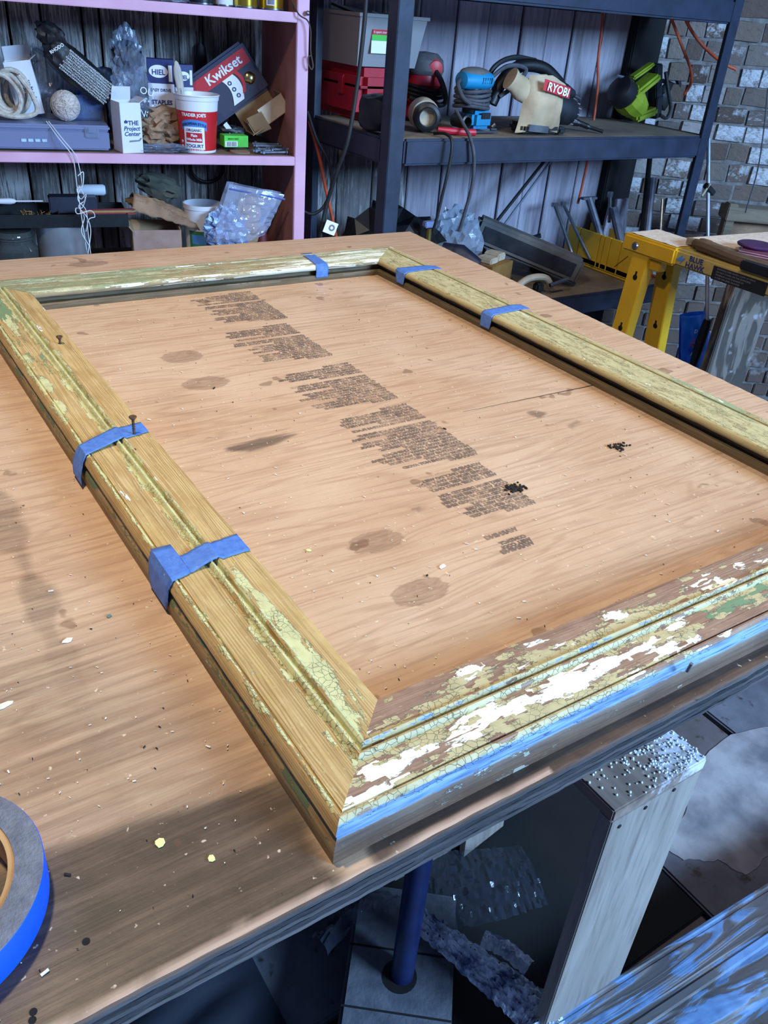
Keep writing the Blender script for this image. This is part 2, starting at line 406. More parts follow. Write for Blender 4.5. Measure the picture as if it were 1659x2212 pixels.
for vt in me.vertices:
    x, y, _ = vt.co; s_ = 0
    if y < .95:
        nz = .012 * noise.noise(Vector((x * 14, y * 30, 0)))
        for P, a, sf in ST:
            if a == .99 and y > .31: continue
            s_ = max(s_, a * smooth(-(dpoly(x, y, P) + nz), -sf, sf))
    sv.append(s_)
    wv_ = (.002 if x < .345 else .0) + .0065 * smooth(noise.noise(Vector((x * 7 + 3, 1, 0))), -.45, .35) * (1.1 if x < .345 else .12)
    ev.append((.9 if x < .345 else .25 + .5 * max(0, noise.noise(Vector((x * 9, 3, 0))))) * smooth(YN + wv_ - y + .002 * noise.noise(Vector((x * 60, y * 60, 2))), -.001, .0015) if y < .29 else 0)
sa.data.foreach_set('value', sv); ea.data.foreach_set('value', ev)
for k in range(5):
    zt_, zb = ZT - .0006 - k * .0045, ZT - (k + 1) * .0045 + .0004
    P = [(-1.0, YN)] + []
    n = 260
    for i in range(n + 1):
        x = -1.0 + i / n * 2.068; P.append((x, YN + en(x) - .0003 + (0 if k == 0 else .0005 * noise.noise(Vector((x * 160, k * 9, 0))) + .0024 * max(0, noise.noise(Vector((x * 22, k * 7, 3)))) ** .5 * (k % 2))))
    for i in range(60):
        y = YN + .01 + i / 60 * 1.33; P.append((edge_r(y) + (.0012 * noise.noise(Vector((y * 70, k * 9, 5)))) - .0004, y))
    P += [(1.148, 1.602), (-1.0, 1.64)]
    m = MB(); m.prism(P[1:], zb, zt_); m.build('ply', M_edge1 if k in (1, 3) else M_edge2, tab)
# bleed of an old printed sheet: mirrored lines of small type
t = NT('faded_print'); v = t.coord(); t.out(srgb(122, 102, 92), .7)
nz = t.noise(v, 38, 4, .7); t.set(t.b, 'Alpha', t.step(nz, .34, .68, .58, .1)); M_print = t.m
words = 'WATER COATING CHEMICALS PREVENT WARNING CONTACT WITH SKIN AVOID USE ONLY AS DIRECTED WEAR GLOVES KEEP AWAY FROM HEAT RINSE WELL DO NOT BREATHE DUST STORE COOL DRY PLACE'.split()
blocks = [(.50, .612, 1.16, 1.315), (.482, .597, .995, 1.145), (.474, .602, .825, .965), (.476, .60, .655, .812), (.490, .585, .535, .64), (.50, .530, .475, .512)]
pr = MB(); acc = None
for bi, (x0, x1, y0, y1) in enumerate(blocks):
    nl = int((y1 - y0) / .0068); body = []
    for k in range(nl):
        if k in (nl // 3,): body.append(''); continue
        if k == 0 or k == nl - 1: body.append('WARNING'); continue
        s_ = ''; lim = 27 if k % 5 else 16
        lim = int(lim * (x1 - x0) / .12)
        while len(s_) < lim: s_ += random.choice(words) + ' '
        body.append(s_.strip()[:lim + 3])
    for k, s_ in enumerate(body):
        if not s_: continue
        o = text(tab, s_, .0068 if s_ != 'WARNING' else .0085, M_print, (x1 + random.uniform(-.002, .001), y1 - k * .0068 - .006, ZT + .0003), (0, 0, 0), ext=.00005, sx=1.0, name='faded_print', align='LEFT', mirror=True, bold=.0006)
        o.data.transform(Matrix.Identity(4)); acc = (acc or []) + [o]
jb = bmesh.new()
for o in acc:
    tmp = o.data; tmp.transform(Matrix.Translation(o.location)); jb.from_mesh(tmp); D.objects.remove(o); D.meshes.remove(tmp)
pm = D.meshes.new('faded_print'); jb.to_mesh(pm); jb.free(); pm.materials.append(M_print)
po = D.objects.new('faded_print', pm); COL.objects.link(po); po.parent = tab; po['kind'] = 'stuff'
# bore holes in the sheet
M_hole = ink('hole_black', (.004, .003, .003, 1), .9)
for px, py, r in [(186, 2034, .0022), (585, 715, .003), (28, 2077, .0035), (72, 2186, .002), (70, 2204, .002)]:
    g = G(px, py, ZT); m = MB(T(g.x, g.y, ZT + .0003)); m.lathe([(r, 0), (0, -.0001)], 12, cap=False); m.build('bore_hole', M_hole, tab)
m = MB()                                     # long surface crack
a = G(1000, 890, ZT); b = G(1285, 832, ZT)
L = [a.lerp(b, i / 30) + Vector((0, .0012 * noise.noise(Vector((i * .4, 0, 0))), .0003)) for i in range(31)]
for i in range(30):
    wq = .0007 * (.3 + i / 30); m._f([m._v(L[i] + Vector((0, wq, 0))), m._v(L[i] - Vector((0, wq, 0))), m._v(L[i + 1] - Vector((0, wq, 0))), m._v(L[i + 1] + Vector((0, wq, 0)))])
m.build('crack', M_hole, tab)

# ================================================================ MOULDED FRAME
X0f, X1f, Y0f, Y1f, WF, ZF = .260, .885, .351, 1.329, .083, .942
HF = ZF - ZT
# profile (distance from the opening, height) : near members show their outer side, far members their inner side
prof_near = [(0, .0), (0, .024), (.0015, .0265), (.006, .0275), (.020, .0285), (.030, .0287), (.0315, .0305), (.0335, .0318), (.0352, .0306), (.036, .0262), (.0375, .0258), (.0388, .0300), (.041, .0310), (.0428, .0296), (.0435, .0272), (.046, .0278),
             (.060, .0290), (.0725, .0290), (.0728, .0272), (.0742, .0272), (.0746, .0296), (.0765, .0300), (.0785, .0288), (.0795, .0262), (.0812, .0235), (.0818, .0205), (.0802, .0188), (.0800, .0160), (.0818, .0138), (.0836, .0115), (.0842, .0070), (.0842, .0)]
prof_far = [(0, .0), (-.0005, .0085), (.0005, .0100), (.0120, .0104), (.0125, .0196), (.0012, .0200), (-.0012, .0205), (-.0008, .0245), (.0012, .0272), (.004, .0286), (.010, .0290), (.045, .0288), (.0618, .0286), (.0624, .0225), (.0640, .0225), (.0648, .0292), (.073, .0292), (.080, .0280), (.0835, .022), (.084, 0)]
def dens(p, step):
    out = [p[0]]
    for a, b in zip(p, p[1:]):
        n = max(1, int(math.hypot(b[0] - a[0], b[1] - a[1]) / step))
        out += [(a[0] + (b[0] - a[0]) * i / n, a[1] + (b[1] - a[1]) * i / n) for i in range(1, n + 1)]
    return out
def cell(t, vec, sx, sy, seed=0):            # blocky chips along the grain
    mp = t.mapping(vec, (sx, sy, 1), (seed, seed, 0))
    vo = t.n('ShaderNodeTexVoronoi', distance='CHEBYCHEV', ins={'Vector': mp, 'Scale': 1.0, 'Randomness': .9})
    return t.noise(vo.outputs['Position'], .55, 3, .7), vo
def painted(name, c1, c2, cd, paintA, paintB, paintC, crackscale=(190, 210), chip=(95, 240), grain=1.0, cracks=1.0, ka=2.3, lines=0.0):
    t = NT(name); pc = t.attr('pc', 'Vector')
    g = t.noise(t.mapping(pc, (5, 260 * grain, 1)), 1, 3, .5, .7); rings = t.math('SINE', t.math('MULTIPLY', t.noise(t.mapping(pc, (2.2, 36 * grain, 1)), 1, 2, .4, .3), 90))
    fine = t.noise(t.mapping(pc, (40, 1500, 1)), 1, 3); big = t.noise(pc, 22, 5, .6)
    col = t.mix(t.step(big, .35, .65), c1, c2)
    col = t.mix(t.math('MULTIPLY', t.step(rings, .0, .9), .30), col, cd)
    col = t.mix(t.math('MULTIPLY', t.step(g, .5, .72), .6), col, cd)
    if lines:
        uu = t.n('ShaderNodeSeparateXYZ', ins={0: pc}).outputs[1]
        ln = t.math('SINE', t.math('ADD', t.math('MULTIPLY', uu, 2900.0), t.math('MULTIPLY', t.noise(t.mapping(pc, (5, 34, 1)), 1, 3, .5, .2), 38.0)))
        ln = t.math('MULTIPLY', t.step(ln, -.1, .9), t.step(t.noise(t.mapping(pc, (3, 60, 1), (4, 2, 0)), 1, 2), .38, .56, .15, 1.0))
        col = t.mix(t.math('MULTIPLY', ln, lines), col, cd)
    col = t.mix(t.math('MULTIPLY', t.step(fine, .55, .8), .35), col, tuple(x * .4 for x in cd[:3]) + (1,))
    col = t.mix(t.step(t.noise(t.mapping(pc, (160, 500, 1)), 1, 3), .64, .74, 0, .55), col, paintA)     # flecks of old paint left in the grain
    cellA, _ = cell(t, pc, chip[0], chip[1]); cellB, _ = cell(t, pc, chip[0] * .6, chip[1] * .8, 9.3)
    def mask(attr, cl, k=1.1, small=.35):
        return t.step(t.math('ADD', t.attr(attr), t.math('ADD', t.math('MULTIPLY', t.math('SUBTRACT', cl, .5), k), t.math('MULTIPLY', t.math('SUBTRACT', t.noise(t.mapping(pc, (120, 420, 1)), 1, 4, .7), .5), small))), .48, .52)
    mA, mB_, mC = mask('pa', cellA, ka, .5), mask('pw', cellB, 3.0, .5), mask('pg', cellB, 1.6, .9)
    vA = t.mix(t.step(t.noise(pc, 70, 4), .4, .7), paintA, tuple(x * .8 for x in paintA[:3]) + (1,))
    col = t.mix(mC, col, paintC); col = t.mix(mB_, col, paintB)
    col = t.mix(mA, col, vA)
    hw = t.math('MAXIMUM', t.math('MULTIPLY', mB_, .5), mA); hw = t.math('MAXIMUM', hw, t.math('MULTIPLY', mC, .3))
    vo = t.n('ShaderNodeTexVoronoi', feature='DISTANCE_TO_EDGE', ins={'Vector': t.mapping(t.n('ShaderNodeVectorMath', operation='ADD', ins={0: pc, 1: t.n('ShaderNodeVectorMath', operation='SCALE', ins={0: t.n('ShaderNodeTexNoise', ins={'Vector': pc, 'Scale': 90.0, 'Detail': 3.0}).outputs[1], 'Scale': .004}).outputs[0]}).outputs[0], (crackscale[0], crackscale[1], 1)), 'Scale': 1.0, 'Randomness': .95})
    mD = mask('pb', cellA, 1.0, .5)
    col = t.mix(mD, col, t.mix(t.step(t.noise(t.mapping(pc, (25, 400, 1)), 1, 4), .4, .65), srgb(150, 176, 214), srgb(92, 118, 158)))  # pale blue: bead paint, and cool daylight painted on the near rail's side
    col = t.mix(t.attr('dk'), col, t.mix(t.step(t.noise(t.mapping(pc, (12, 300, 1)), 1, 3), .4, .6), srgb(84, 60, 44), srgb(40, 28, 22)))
    cr = t.math('MULTIPLY', t.step(vo.outputs['Distance'], .035, .008), t.math('MULTIPLY', mA, t.step(t.noise(pc, 35, 2), .40, .55, 0, cracks)))
    col = t.mix(t.math('MULTIPLY', cr, .55), col, tuple(x * .25 for x in paintA[:3]) + (1,))
    h = t.math('SUBTRACT', t.math('ADD', hw, t.math('MULTIPLY', g, .35)), t.math('MULTIPLY', cr, .7))
    n1 = t.bump(h, .9, .0014)
    t.out(col, t.step(hw, 0, 1, .62, .5), n1); t.b.inputs['Specular IOR Level'].default_value = .3
    return t.m
M_left = painted('left_rail_wood', srgb(208, 176, 122), srgb(190, 154, 98), srgb(136, 100, 58), srgb(208, 202, 150), srgb(240, 234, 212), srgb(120, 138, 98), chip=(70, 230), ka=1.5, lines=.62)
M_near = painted('near_rail_paint', srgb(172, 140, 118), srgb(146, 114, 96), srgb(104, 76, 64), srgb(196, 182, 140), srgb(246, 244, 224), srgb(116, 142, 110), chip=(110, 260), lines=.35)
M_farr = painted('far_rail_paint', srgb(184, 162, 124), srgb(158, 140, 102), srgb(112, 98, 70), srgb(196, 190, 150), srgb(232, 232, 214), srgb(144, 150, 112), chip=(26, 300), cracks=.3)
M_rite = painted('right_rail_wood', srgb(194, 176, 130), srgb(182, 164, 118), srgb(148, 128, 86), srgb(196, 182, 134), srgb(230, 226, 196), srgb(150, 158, 122), chip=(40, 200), grain=.9, cracks=.3, ka=1.0, lines=.22)
frame = thing('moulded_wood_frame', 'large rectangular frame of mitred peeling-paint mouldings lying flat on the plywood', 'frame', (0, 0, 0), 0)
def member(name, A_in, A_out, B_in, B_out, prof, mat, n, attrs, label=None):
    P = dens(prof, .0035); m = MB(); rows = []; meta = []
    A_in, A_out, B_in, B_out = [Vector(a) for a in (A_in, A_out, B_in, B_out)]; Ln = (B_in - A_in).length
    for i in range(n + 1):
        r = []
        for k, (u, z) in enumerate(P):
            a = A_in + (A_out - A_in) * (u / WF); b = B_in + (B_out - B_in) * (u / WF); p = a.lerp(b, i / n)
            wob = .0007 * noise.noise(Vector((i / n * Ln * 40, u * 300, len(name)))) if .001 < z < .0285 and 0 < i < n else 0
            r.append((p.x, p.y, ZT + z + wob)); meta.append((p.x, p.y, u, z, ((p - A_in).dot((B_in - A_in).normalized()))))
        rows.append(r)
    m.grid(rows); vs = list(m.bm.verts); ml = len(P)
    m._f(list(reversed(vs[:ml]))); m._f(vs[-ml:])
    o = m.build(name, mat, frame, smooth=40); me = o.data
    if label: o['label'] = label
    pcv = me.attributes.new('pc', 'FLOAT_VECTOR', 'POINT'); pl = []
    arc = [0]
    for a, b in zip(P, P[1:]): arc.append(arc[-1] + math.hypot(b[0] - a[0], b[1] - a[1]))
    for idx, q in enumerate(meta): pl += [q[4], arc[idx % ml] if idx % ml else 0, len(name) * .37]
    pcv.data.foreach_set('vector', pl)
    for an, fn in attrs.items():
        at_ = me.attributes.new(an, 'FLOAT', 'POINT'); at_.data.foreach_set('value', [fn(*q) for q in meta])
    return o
def BL(l, z=ZF):                             # blobs: (px, py, radius along x, radius along y)
    return [(G(a, b, z).x, G(a, b, z).y, rx, ry) for a, b, rx, ry in l]
def blobval(B, x, y): 
    s_ = 0
    for bx, by, rx, ry in B:
        d = ((x - bx) / rx) ** 2 + ((y - by) / ry) ** 2
        if d < 4: s_ = max(s_, 1 - d * .5)
    return s_
# left rail
BA_l = BL([(560, 1290, .006, .045), (620, 1370, .009, .05), (690, 1450, .012, .05), (740, 1530, .010, .035), (760, 1590, .008, .02), (520, 1250, .006, .02), (100, 830, .006, .03), (130, 880, .006, .03), (25, 700, .008, .05), (60, 780, .006, .03)])
def pa_l(x, y, u, z, s):
    b = .20 + (.60 + .06 * (y > .6)) * math.exp(-((u - .0405) / .0088) ** 2) + .46 * math.exp(-((u - .0755) / .0045) ** 2)
    if u > .079 and z < .026: b = .12 if z > .012 else .0
    if y > .85: b += .06
    return max(b, .15 + .75 * blobval(BA_l, x, y) if z > .02 else 0) - .1
def pw_l(x, y, u, z, s): return blobval(BW_l, x, y) * .95
BW_l = BL([(412, 1163, .003, .010), (455, 1222, .003, .006)])
def pg_l(x, y, u, z, s): return (.42 if .0795 < u and .008 < z < .017 else .0) + (.33 if y > 1.0 and .046 < u < .07 else 0) + .45 * math.exp(-((y - 1.27) / .05) ** 2) * (u > .03)
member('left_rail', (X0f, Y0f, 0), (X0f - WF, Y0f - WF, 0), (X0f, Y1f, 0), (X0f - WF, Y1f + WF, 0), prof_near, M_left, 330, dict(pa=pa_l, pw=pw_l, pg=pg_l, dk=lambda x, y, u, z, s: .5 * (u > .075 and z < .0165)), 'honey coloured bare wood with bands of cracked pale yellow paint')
# near rail
BW_n = BL([(800, 1720, .022, .012), (840, 1660, .02, .010), (900, 1620, .02, .006), (1010, 1590, .03, .005), (1040, 1540, .03, .006), (1130, 1520, .035, .011), (1220, 1480, .04, .012), (1300, 1440, .025, .008), (1010, 1450, .012, .006), (1330, 1330, .010, .009), (1520, 1258, .022, .006), (1560, 1262, .016, .005), (1400, 1390, .03, .008), (1440, 1400, .03, .008), (1460, 1350, .012, .004), (1220, 1395, .012, .005), (1600, 1220, .01, .004), (1180, 1600, .02, .004), (1350, 1470, .03, .004)])
BA_n = BL([(960, 1530, .03, .008), (900, 1600, .03, .008), (1000, 1470, .02, .008), (1080, 1440, .03, .008), (1010, 1640, .05, .008), (930, 1690, .03, .008), (1200, 1410, .03, .008), (1350, 1340, .035, .013), (1300, 1380, .03, .01), (1450, 1360, .03, .012), (1410, 1330, .03, .008), (1120, 1560, .05, .01), (870, 1740, .03, .01), (1290, 1500, .03, .01)])
BG_n = BL([(1610, 1290, .035, .008), (1560, 1320, .02, .006), (1640, 1270, .02, .008), (1520, 1310, .012, .004)])
BB_n = BL([(1480, 1340, .025, .006), (1570, 1360, .045, .008), (1640, 1330, .04, .008), (1270, 1440, .012, .006), (1340, 1430, .012, .005), (1090, 1590, .012, .004), (1460, 1440, .015, .006)])
def pw_n(x, y, u, z, s): return (.12 + .75 * blobval(BW_n, x, y)) if u < .078 else .12
def pa_n(x, y, u, z, s):
    w_, a_, bb = blobval(BW_n, x, y), blobval(BA_n, x, y), blobval(BB_n, x, y)
    b = .46 + .38 * a_ + .30 * math.exp(-((u - .039) / .006) ** 2) + .22 * math.exp(-((u - .076) / .004) ** 2) - .45 * max(0, w_ - .3) - .6 * bb
    if u < .022: b -= .22
    if z < .026 and u > .078: b = .15 if z > .015 else 0
    return b
def pg_n(x, y, u, z, s): return .8 * blobval(BG_n, x, y) + (.33 if u < .004 else 0)
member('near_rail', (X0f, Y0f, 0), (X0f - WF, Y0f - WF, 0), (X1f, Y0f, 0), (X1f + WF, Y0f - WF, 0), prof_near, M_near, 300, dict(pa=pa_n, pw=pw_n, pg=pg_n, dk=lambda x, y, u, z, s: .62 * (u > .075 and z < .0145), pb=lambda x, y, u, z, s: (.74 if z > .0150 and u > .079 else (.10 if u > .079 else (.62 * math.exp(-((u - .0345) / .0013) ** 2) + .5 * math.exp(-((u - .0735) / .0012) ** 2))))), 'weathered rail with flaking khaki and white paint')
BW_f = BL([(300, 612, .05, .008), (420, 600, .07, .012), (560, 590, .08, .014), (700, 565, .08, .02), (790, 552, .06, .03)])
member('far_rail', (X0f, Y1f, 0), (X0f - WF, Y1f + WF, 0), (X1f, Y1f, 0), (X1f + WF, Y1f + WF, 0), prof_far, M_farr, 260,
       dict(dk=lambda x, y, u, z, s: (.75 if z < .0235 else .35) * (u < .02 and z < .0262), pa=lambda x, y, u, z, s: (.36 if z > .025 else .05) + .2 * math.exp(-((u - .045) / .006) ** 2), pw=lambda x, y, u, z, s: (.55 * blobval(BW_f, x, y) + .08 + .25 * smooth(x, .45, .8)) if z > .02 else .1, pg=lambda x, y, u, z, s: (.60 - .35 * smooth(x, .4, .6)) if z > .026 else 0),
       'rail in thin green and white paint, white flakes thickest at its right half')
BG_r = BL([(1180, 705, .015, .025), (1230, 725, .012, .02), (1560, 870, .010, .05), (1600, 900, .008, .03), (1480, 830, .010, .03)])
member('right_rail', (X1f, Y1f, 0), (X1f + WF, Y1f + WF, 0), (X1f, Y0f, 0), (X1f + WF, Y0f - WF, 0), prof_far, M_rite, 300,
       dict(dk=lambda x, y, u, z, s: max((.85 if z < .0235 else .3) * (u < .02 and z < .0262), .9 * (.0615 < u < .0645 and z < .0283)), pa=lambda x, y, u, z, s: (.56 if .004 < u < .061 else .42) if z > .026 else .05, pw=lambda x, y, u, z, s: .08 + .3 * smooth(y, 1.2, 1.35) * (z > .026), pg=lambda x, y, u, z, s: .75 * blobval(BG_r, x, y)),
       'smoother rail in thin khaki paint with a long split near its outer edge')
# strips of blue masking tape
t = NT('blue_masking_tape'); v = t.coord(); nz = t.noise(v, 140, 4)
col = t.mix(t.step(nz, .4, .65), srgb(84, 124, 196), srgb(70, 108, 184)); col = t.mix(t.step(t.noise(v, 420, 2), .70, .76, 0, .7), col, srgb(210, 210, 196))
M_tape = t.out(col, .55, t.bump(t.noise(v, 260, 3), .25, .0006))
def zprof(prof, u):
    best = None
    top = [p for p in prof if p[1] > .0262]
    for a, b in zip(top, top[1:]):
        if a[0] <= u <= b[0]: k = (u - a[0]) / (b[0] - a[0] + 1e-9); return a[1] + (b[1] - a[1]) * k
    return top[0][1] if u < top[0][0] else top[-1][1]
def tape(path, corner, uvec, svec, label, ragged=0, wfun=None):
    """path: list of (u, z, s0, s1) across the rail"""
    out = []
    for a, b in zip(path, path[1:]):
        for k in range(6): out.append([a[j] + (b[j] - a[j]) * k / 6 for j in range(4)])
    out.append(list(path[-1])); rows = []
    for i, (u, z, s0, s1) in enumerate(out):
        row = []
        for j in range(9):
            s = s0 + (s1 - s0) * j / 8
            if j in (0, 8): s += ragged * noise.noise(Vector((i * .9, j, len(label))))
            p = Vector(corner) + uvec * u + svec * s
            row.append((p.x, p.y, ZT + z + .0007 + .0004 * noise.noise(Vector((i * .5, j * .6, len(label))))))
        rows.append(row)
    m = MB(); m.grid(rows); o = m.build('strip_of_tape', M_tape, None, smooth=30, solid=.0003)
    tag(o, label, 'tape', 'blue masking tape strips across the frame'); return o
UL, SL = Vector((-1, 0, 0)), Vector((0, 1, 0))
c0 = (X0f, 0, 0)
tape([(.0025, .0278, .556, .585), (.03, .0292, .553, .580), (.0335, .0324, .552, .578), (.041, .0316, .551, .577), (.056, .0298, .547, .573), (.061, .0298, .545, .572), (.0615, .0298, .545, .592), (.079, .0300, .540, .592), (.083, .022, .540, .588), (.0855, .010, .538, .583), (.0862, .003, .540, .578)], c0, UL, SL, 'blue tape strip on the left rail nearest the corner, with a torn wider tab', .0012)
tape([(.003, .0278, .812, .838), (.03, .0296, .803, .830), (.0335, .0324, .801, .828), (.041, .0316, .798, .826), (.079, .0302, .781, .806), (.0835, .024, .778, .806), (.0885, .013, .772, .803), (.090, .004, .768, .797)], c0, UL, SL, 'blue tape strip over the left rail beneath the standing screw', .0008)
cF = (0, Y1f, 0)
tape([(.082, .0278, .762, .786), (.04, .0292, .756, .780), (.004, .0290, .751, .776), (-.002, .026, .750, .775), (-.0025, .018, .750, .775), (-.0015, .006, .750, .775)], cF, Vector((0, 1, 0)), Vector((1, 0, 0)), 'blue tape strip over the far rail at the back of the frame', .0005)
cR = (X1f, 0, 0)
tape([(.086, .0270, 1.240, 1.262), (.064, .0296, 1.240, 1.264), (.03, .0292, 1.239, 1.266), (.003, .0290, 1.236, 1.268), (-.002, .026, 1.236, 1.267), (-.003, .014, 1.236, 1.263), (-.003, .006, 1.238, 1.26)], cR, Vector((1, 0, 0)), Vector((0, 1, 0)), 'blue tape strip over the right rail close to the far corner', .0012)
tape([(.088, .0270, .996, 1.020), (.064, .0296, .992, 1.018), (.03, .0292, .990, 1.015), (.003, .0290, .987, 1.013), (-.002, .026, .986, 1.013), (-.003, .014, .986, 1.012), (-.003, .005, .988, 1.012)], cR, Vector((1, 0, 0)), Vector((0, 1, 0)), 'blue tape strip over the right rail, the nearer one of the two there', .0008)
# rusty screws
M_rust = plain('rusty_steel', srgb(110, 74, 56), srgb(64, 42, 34), .6, .2, 300, .4)
def screw(px, py, z0, h, label, lean=0):
    g = G(px, py, z0); o = thing('wood_screw', label, 'screw', g, 0, 'rusty screws standing in the left rail', rot=(math.radians(lean), math.radians(-lean), 0))
    m = MB(); m.lathe([(.0002, h - .0012), (.0014, h - .0006), (.0016, h), (.0040, h + .0002), (.0043, h - .0004), (.0040, h - .0012), (.0018, h - .0038), (.0013, h - .005)], 20, cap=False); m.build('head', M_rust, o)
    m = MB(); pr_ = [(.0008, -.002)]; zz = 0
    while zz < h - .005: pr_ += [(.00115, zz), (.0019, zz + .0007), (.00115, zz + .0014)]; zz += .0021
    pr_.append((.0013, h - .0045)); m.lathe(pr_, 12); m.build('threaded_shank', M_rust, o)
screw(290, 938, ZF + .0005, .021, 'tall rusty screw standing upright through the blue tape on the left rail')
screw(130, 742, ZF, .010, 'short round-headed rusty screw driven into the left rail near its far end')
m = MB(); g = G(288, 971, ZF + .0002); m.M = T(g.x, g.y, g.z - .0003); m.lathe([(.003, .0004), (.0022, .0006), (.0016, .0001), (0, 0)], 14, cap=False); m.build('screw_hole', M_rust, frame)
# split with a nail in the near rail's outer side
m = MB(); g = G(1484, 1450, ZF - .004); m.tube([g, g + Vector((-.001, -.002, .010))], .0014, 8); m.build('nail_stub', plain('dull_steel', srgb(150, 150, 160), rough=.5, metal=.7), frame)
# roll of tape
rl = thing('roll_of_tape', 'roll of bright blue masking tape lying flat at the left edge of the table', 'tape roll', (-.038, .352, ZT), 0)
M_rollblue = plain('bright_blue_tape', srgb(8, 84, 226), srgb(6, 74, 214), .5, scale=30, bump=.05)
M_rollside = plain('tape_side_gray', srgb(116, 118, 130), srgb(92, 94, 108), .8, scale=120, bump=.5)
M_core = plain('cardboard_core', srgb(206, 164, 116), srgb(170, 128, 86), .8)
RO, RI, HH = .068, .0525, .024
m = MB(); m.lathe([(RO - .0002, .0005), (RO, .001), (RO, HH - .001), (RO - .0004, HH - .0004)], 96, cap=False); m.build('tape_outside', M_rollblue, rl)
m = MB(); m.lathe([(RO - .0004, HH - .0004), (RO - .008, HH + .0003), (RI, HH), (RI, .0), (RO - .0002, .0005)], 96, cap=False); m.build('tape_side', M_rollside, rl)
m = MB(); m.lathe([(RI - .0001, HH - .0006), (RI - .0035, HH - .0008), (RI - .0035, .0005), (RI, .0005)], 96, cap=False); m.build('cardboard_core', M_core, rl)
# flakes and crumbs
M_flake = ink('yellow_paint_flake', srgb(226, 226, 150)); M_fw = ink('pale_flake', srgb(226, 214, 196)); M_dirt = plain('black_crumbs', srgb(34, 24, 20), rough=.9)
def flake(px, py, r, mat, label, elong=1):
    g = G(px, py, ZT); m = MB(); n = 7; a0 = random.random() * 6
    m.prism([(r * elong * math.cos(a0 + 2 * PI * k / n) * random.uniform(.6, 1.1), r * math.sin(a0 + 2 * PI * k / n) * random.uniform(.6, 1.1)) for k in range(n)], 0, .0006)
    o = m.build('paint_flake', mat, None, smooth=0); o.location = (g.x, g.y, ZT + .0004); o.rotation_euler = (.03, .02, random.random() * 3); tag(o, label, 'paint flake')
flake(345, 1822, .0042, M_flake, 'larger yellow paint flake lying on the dark stained near corner of the table')
flake(457, 1856, .0030, M_flake, 'small squarish yellow paint flake right of the larger yellow one')
flake(147, 1385, .0030, M_fw, 'small pale wood sliver on the table left of the frame', 1.6)
flake(10, 1525, .003, M_fw, 'long white splinter at the left border of the table', 3)
flake(955, 1225, .003, M_fw, 'white chip on the bare plywood above the lowest knot', 1.6)
flake(667, 1190, .0028, M_flake, 'greenish yellow flake on the plywood right of the nearest tape strip')
flake(235, 1332, .0024, ink('teal_flake', srgb(96, 130, 130)), 'tiny teal flake on the table left of the near tape strip')
m = MB()
def crumbs(n, f, mat, nm, label, cat_):
    m = MB()
    for _ in range(n):
        x, y = f(); r = random.uniform(.0003, .0008) * (1 if random.random() < .93 else 1.9); a = random.random() * 6
        m.M = T(x, y, ZT + .0009) @ rotm(random.uniform(-9, 9), random.uniform(-9, 9), math.degrees(a)); m.box(0, 0, 0, r * random.uniform(1, 3.2), r, r * .5)
    o = m.build(nm, mat, None, smooth=0); o['kind'] = 'stuff'; tag(o, label, cat_)
def rin():
    while True:
        x = random.uniform(-.02, 1.05); y = random.uniform(.262, 1.55)
        if not (.172 < x < .975 and .262 < y < 1.42) or (.264 < x < .88 and .356 < y < 1.32): 
            if random.random() < 1.15 - .6 * y: return x, y
crumbs(900, rin, M_fw, 'sawdust_crumbs', 'pale sawdust crumbs and slivers strewn over the plywood', 'sawdust')
crumbs(330, rin, M_dirt, 'dark_crumbs', 'tiny dark splinters strewn over the plywood', 'debris')
for px, py, n, nm in [(1113, 1057, 60, 'clump of black crumbs in the middle of the framed plywood'), (1334, 966, 34, 'smaller streak of black crumbs nearer the right rail')]:
    g = G(px, py, ZT); m = MB()
    for _ in range(n):
        m.M = T(g.x + random.gauss(0, .006), g.y + random.gauss(0, .004), ZT + .0012) @ rotm(random.random() * 30, 0, random.random() * 360); m.blob((0, 0, 0), (random.uniform(.001, .003), .0015, .0012), .4, 8, 1, _)
    o = m.build('dirt_clump', M_dirt, None, smooth=0); o['kind'] = 'stuff'; tag(o, nm, 'debris')
# ================================================================ PINK BOOKCASE
M_pink = plain('mauve_paint', srgb(228, 174, 198), srgb(212, 156, 182), .55, scale=8, bump=.15)
t = NT('mauve_paint_inner'); v = t.coord(); t.out(t.mix(t.step(t.noise(v, 7, 4), .35, .65), srgb(196, 132, 124), srgb(160, 100, 96)), .7); M_pin2 = t.m
t = NT('dusty_shelf_top'); v = t.coord(); t.out(t.mix(t.step(t.noise(v, 9, 5), .4, .6), srgb(138, 112, 92), srgb(96, 76, 64)), .9); M_dusty = t.m
VP = 2.31
S2, S3, S1 = .985, 1.318, .665
bc = rt('mauve_bookcase', 'mauve painted open-backed wooden shelf unit standing against the board wall at left', 'bookcase', 0, VP, 0)
for ux in (.699, -.62):
    m = MB(); m.box(ux + .015, .006, .80, .031, .014, 1.62, .0015); m.build('face_strip', M_pink, bc)
    m = MB(); m.box(ux + .0155, .185, .80, .024, .345, 1.60, .001); m.build('side_panel', M_pin2, bc)
for z in (S1, S2, S3, .16, 1.59):
    m = MB(); m.box(.04, .008, z - .011, 1.318, .018, .022, .0015); o = m.build('shelf_edge', M_pink, bc)
    m = MB(); m.box(.04, .186, z - .011, 1.316, .335, .0215, .001); m.build('shelf_board', M_dusty, bc)
M_nickel = plain('dull_nickel', srgb(170, 165, 160), rough=.35, metal=.9)
kb = R(662, 28, VP); m = MB(T(kb.x, -.006, kb.z)); m.blob((0, -.004, 0), (.006, .005, .006), sub=2); m.build('round_nail_head', M_nickel, bc)

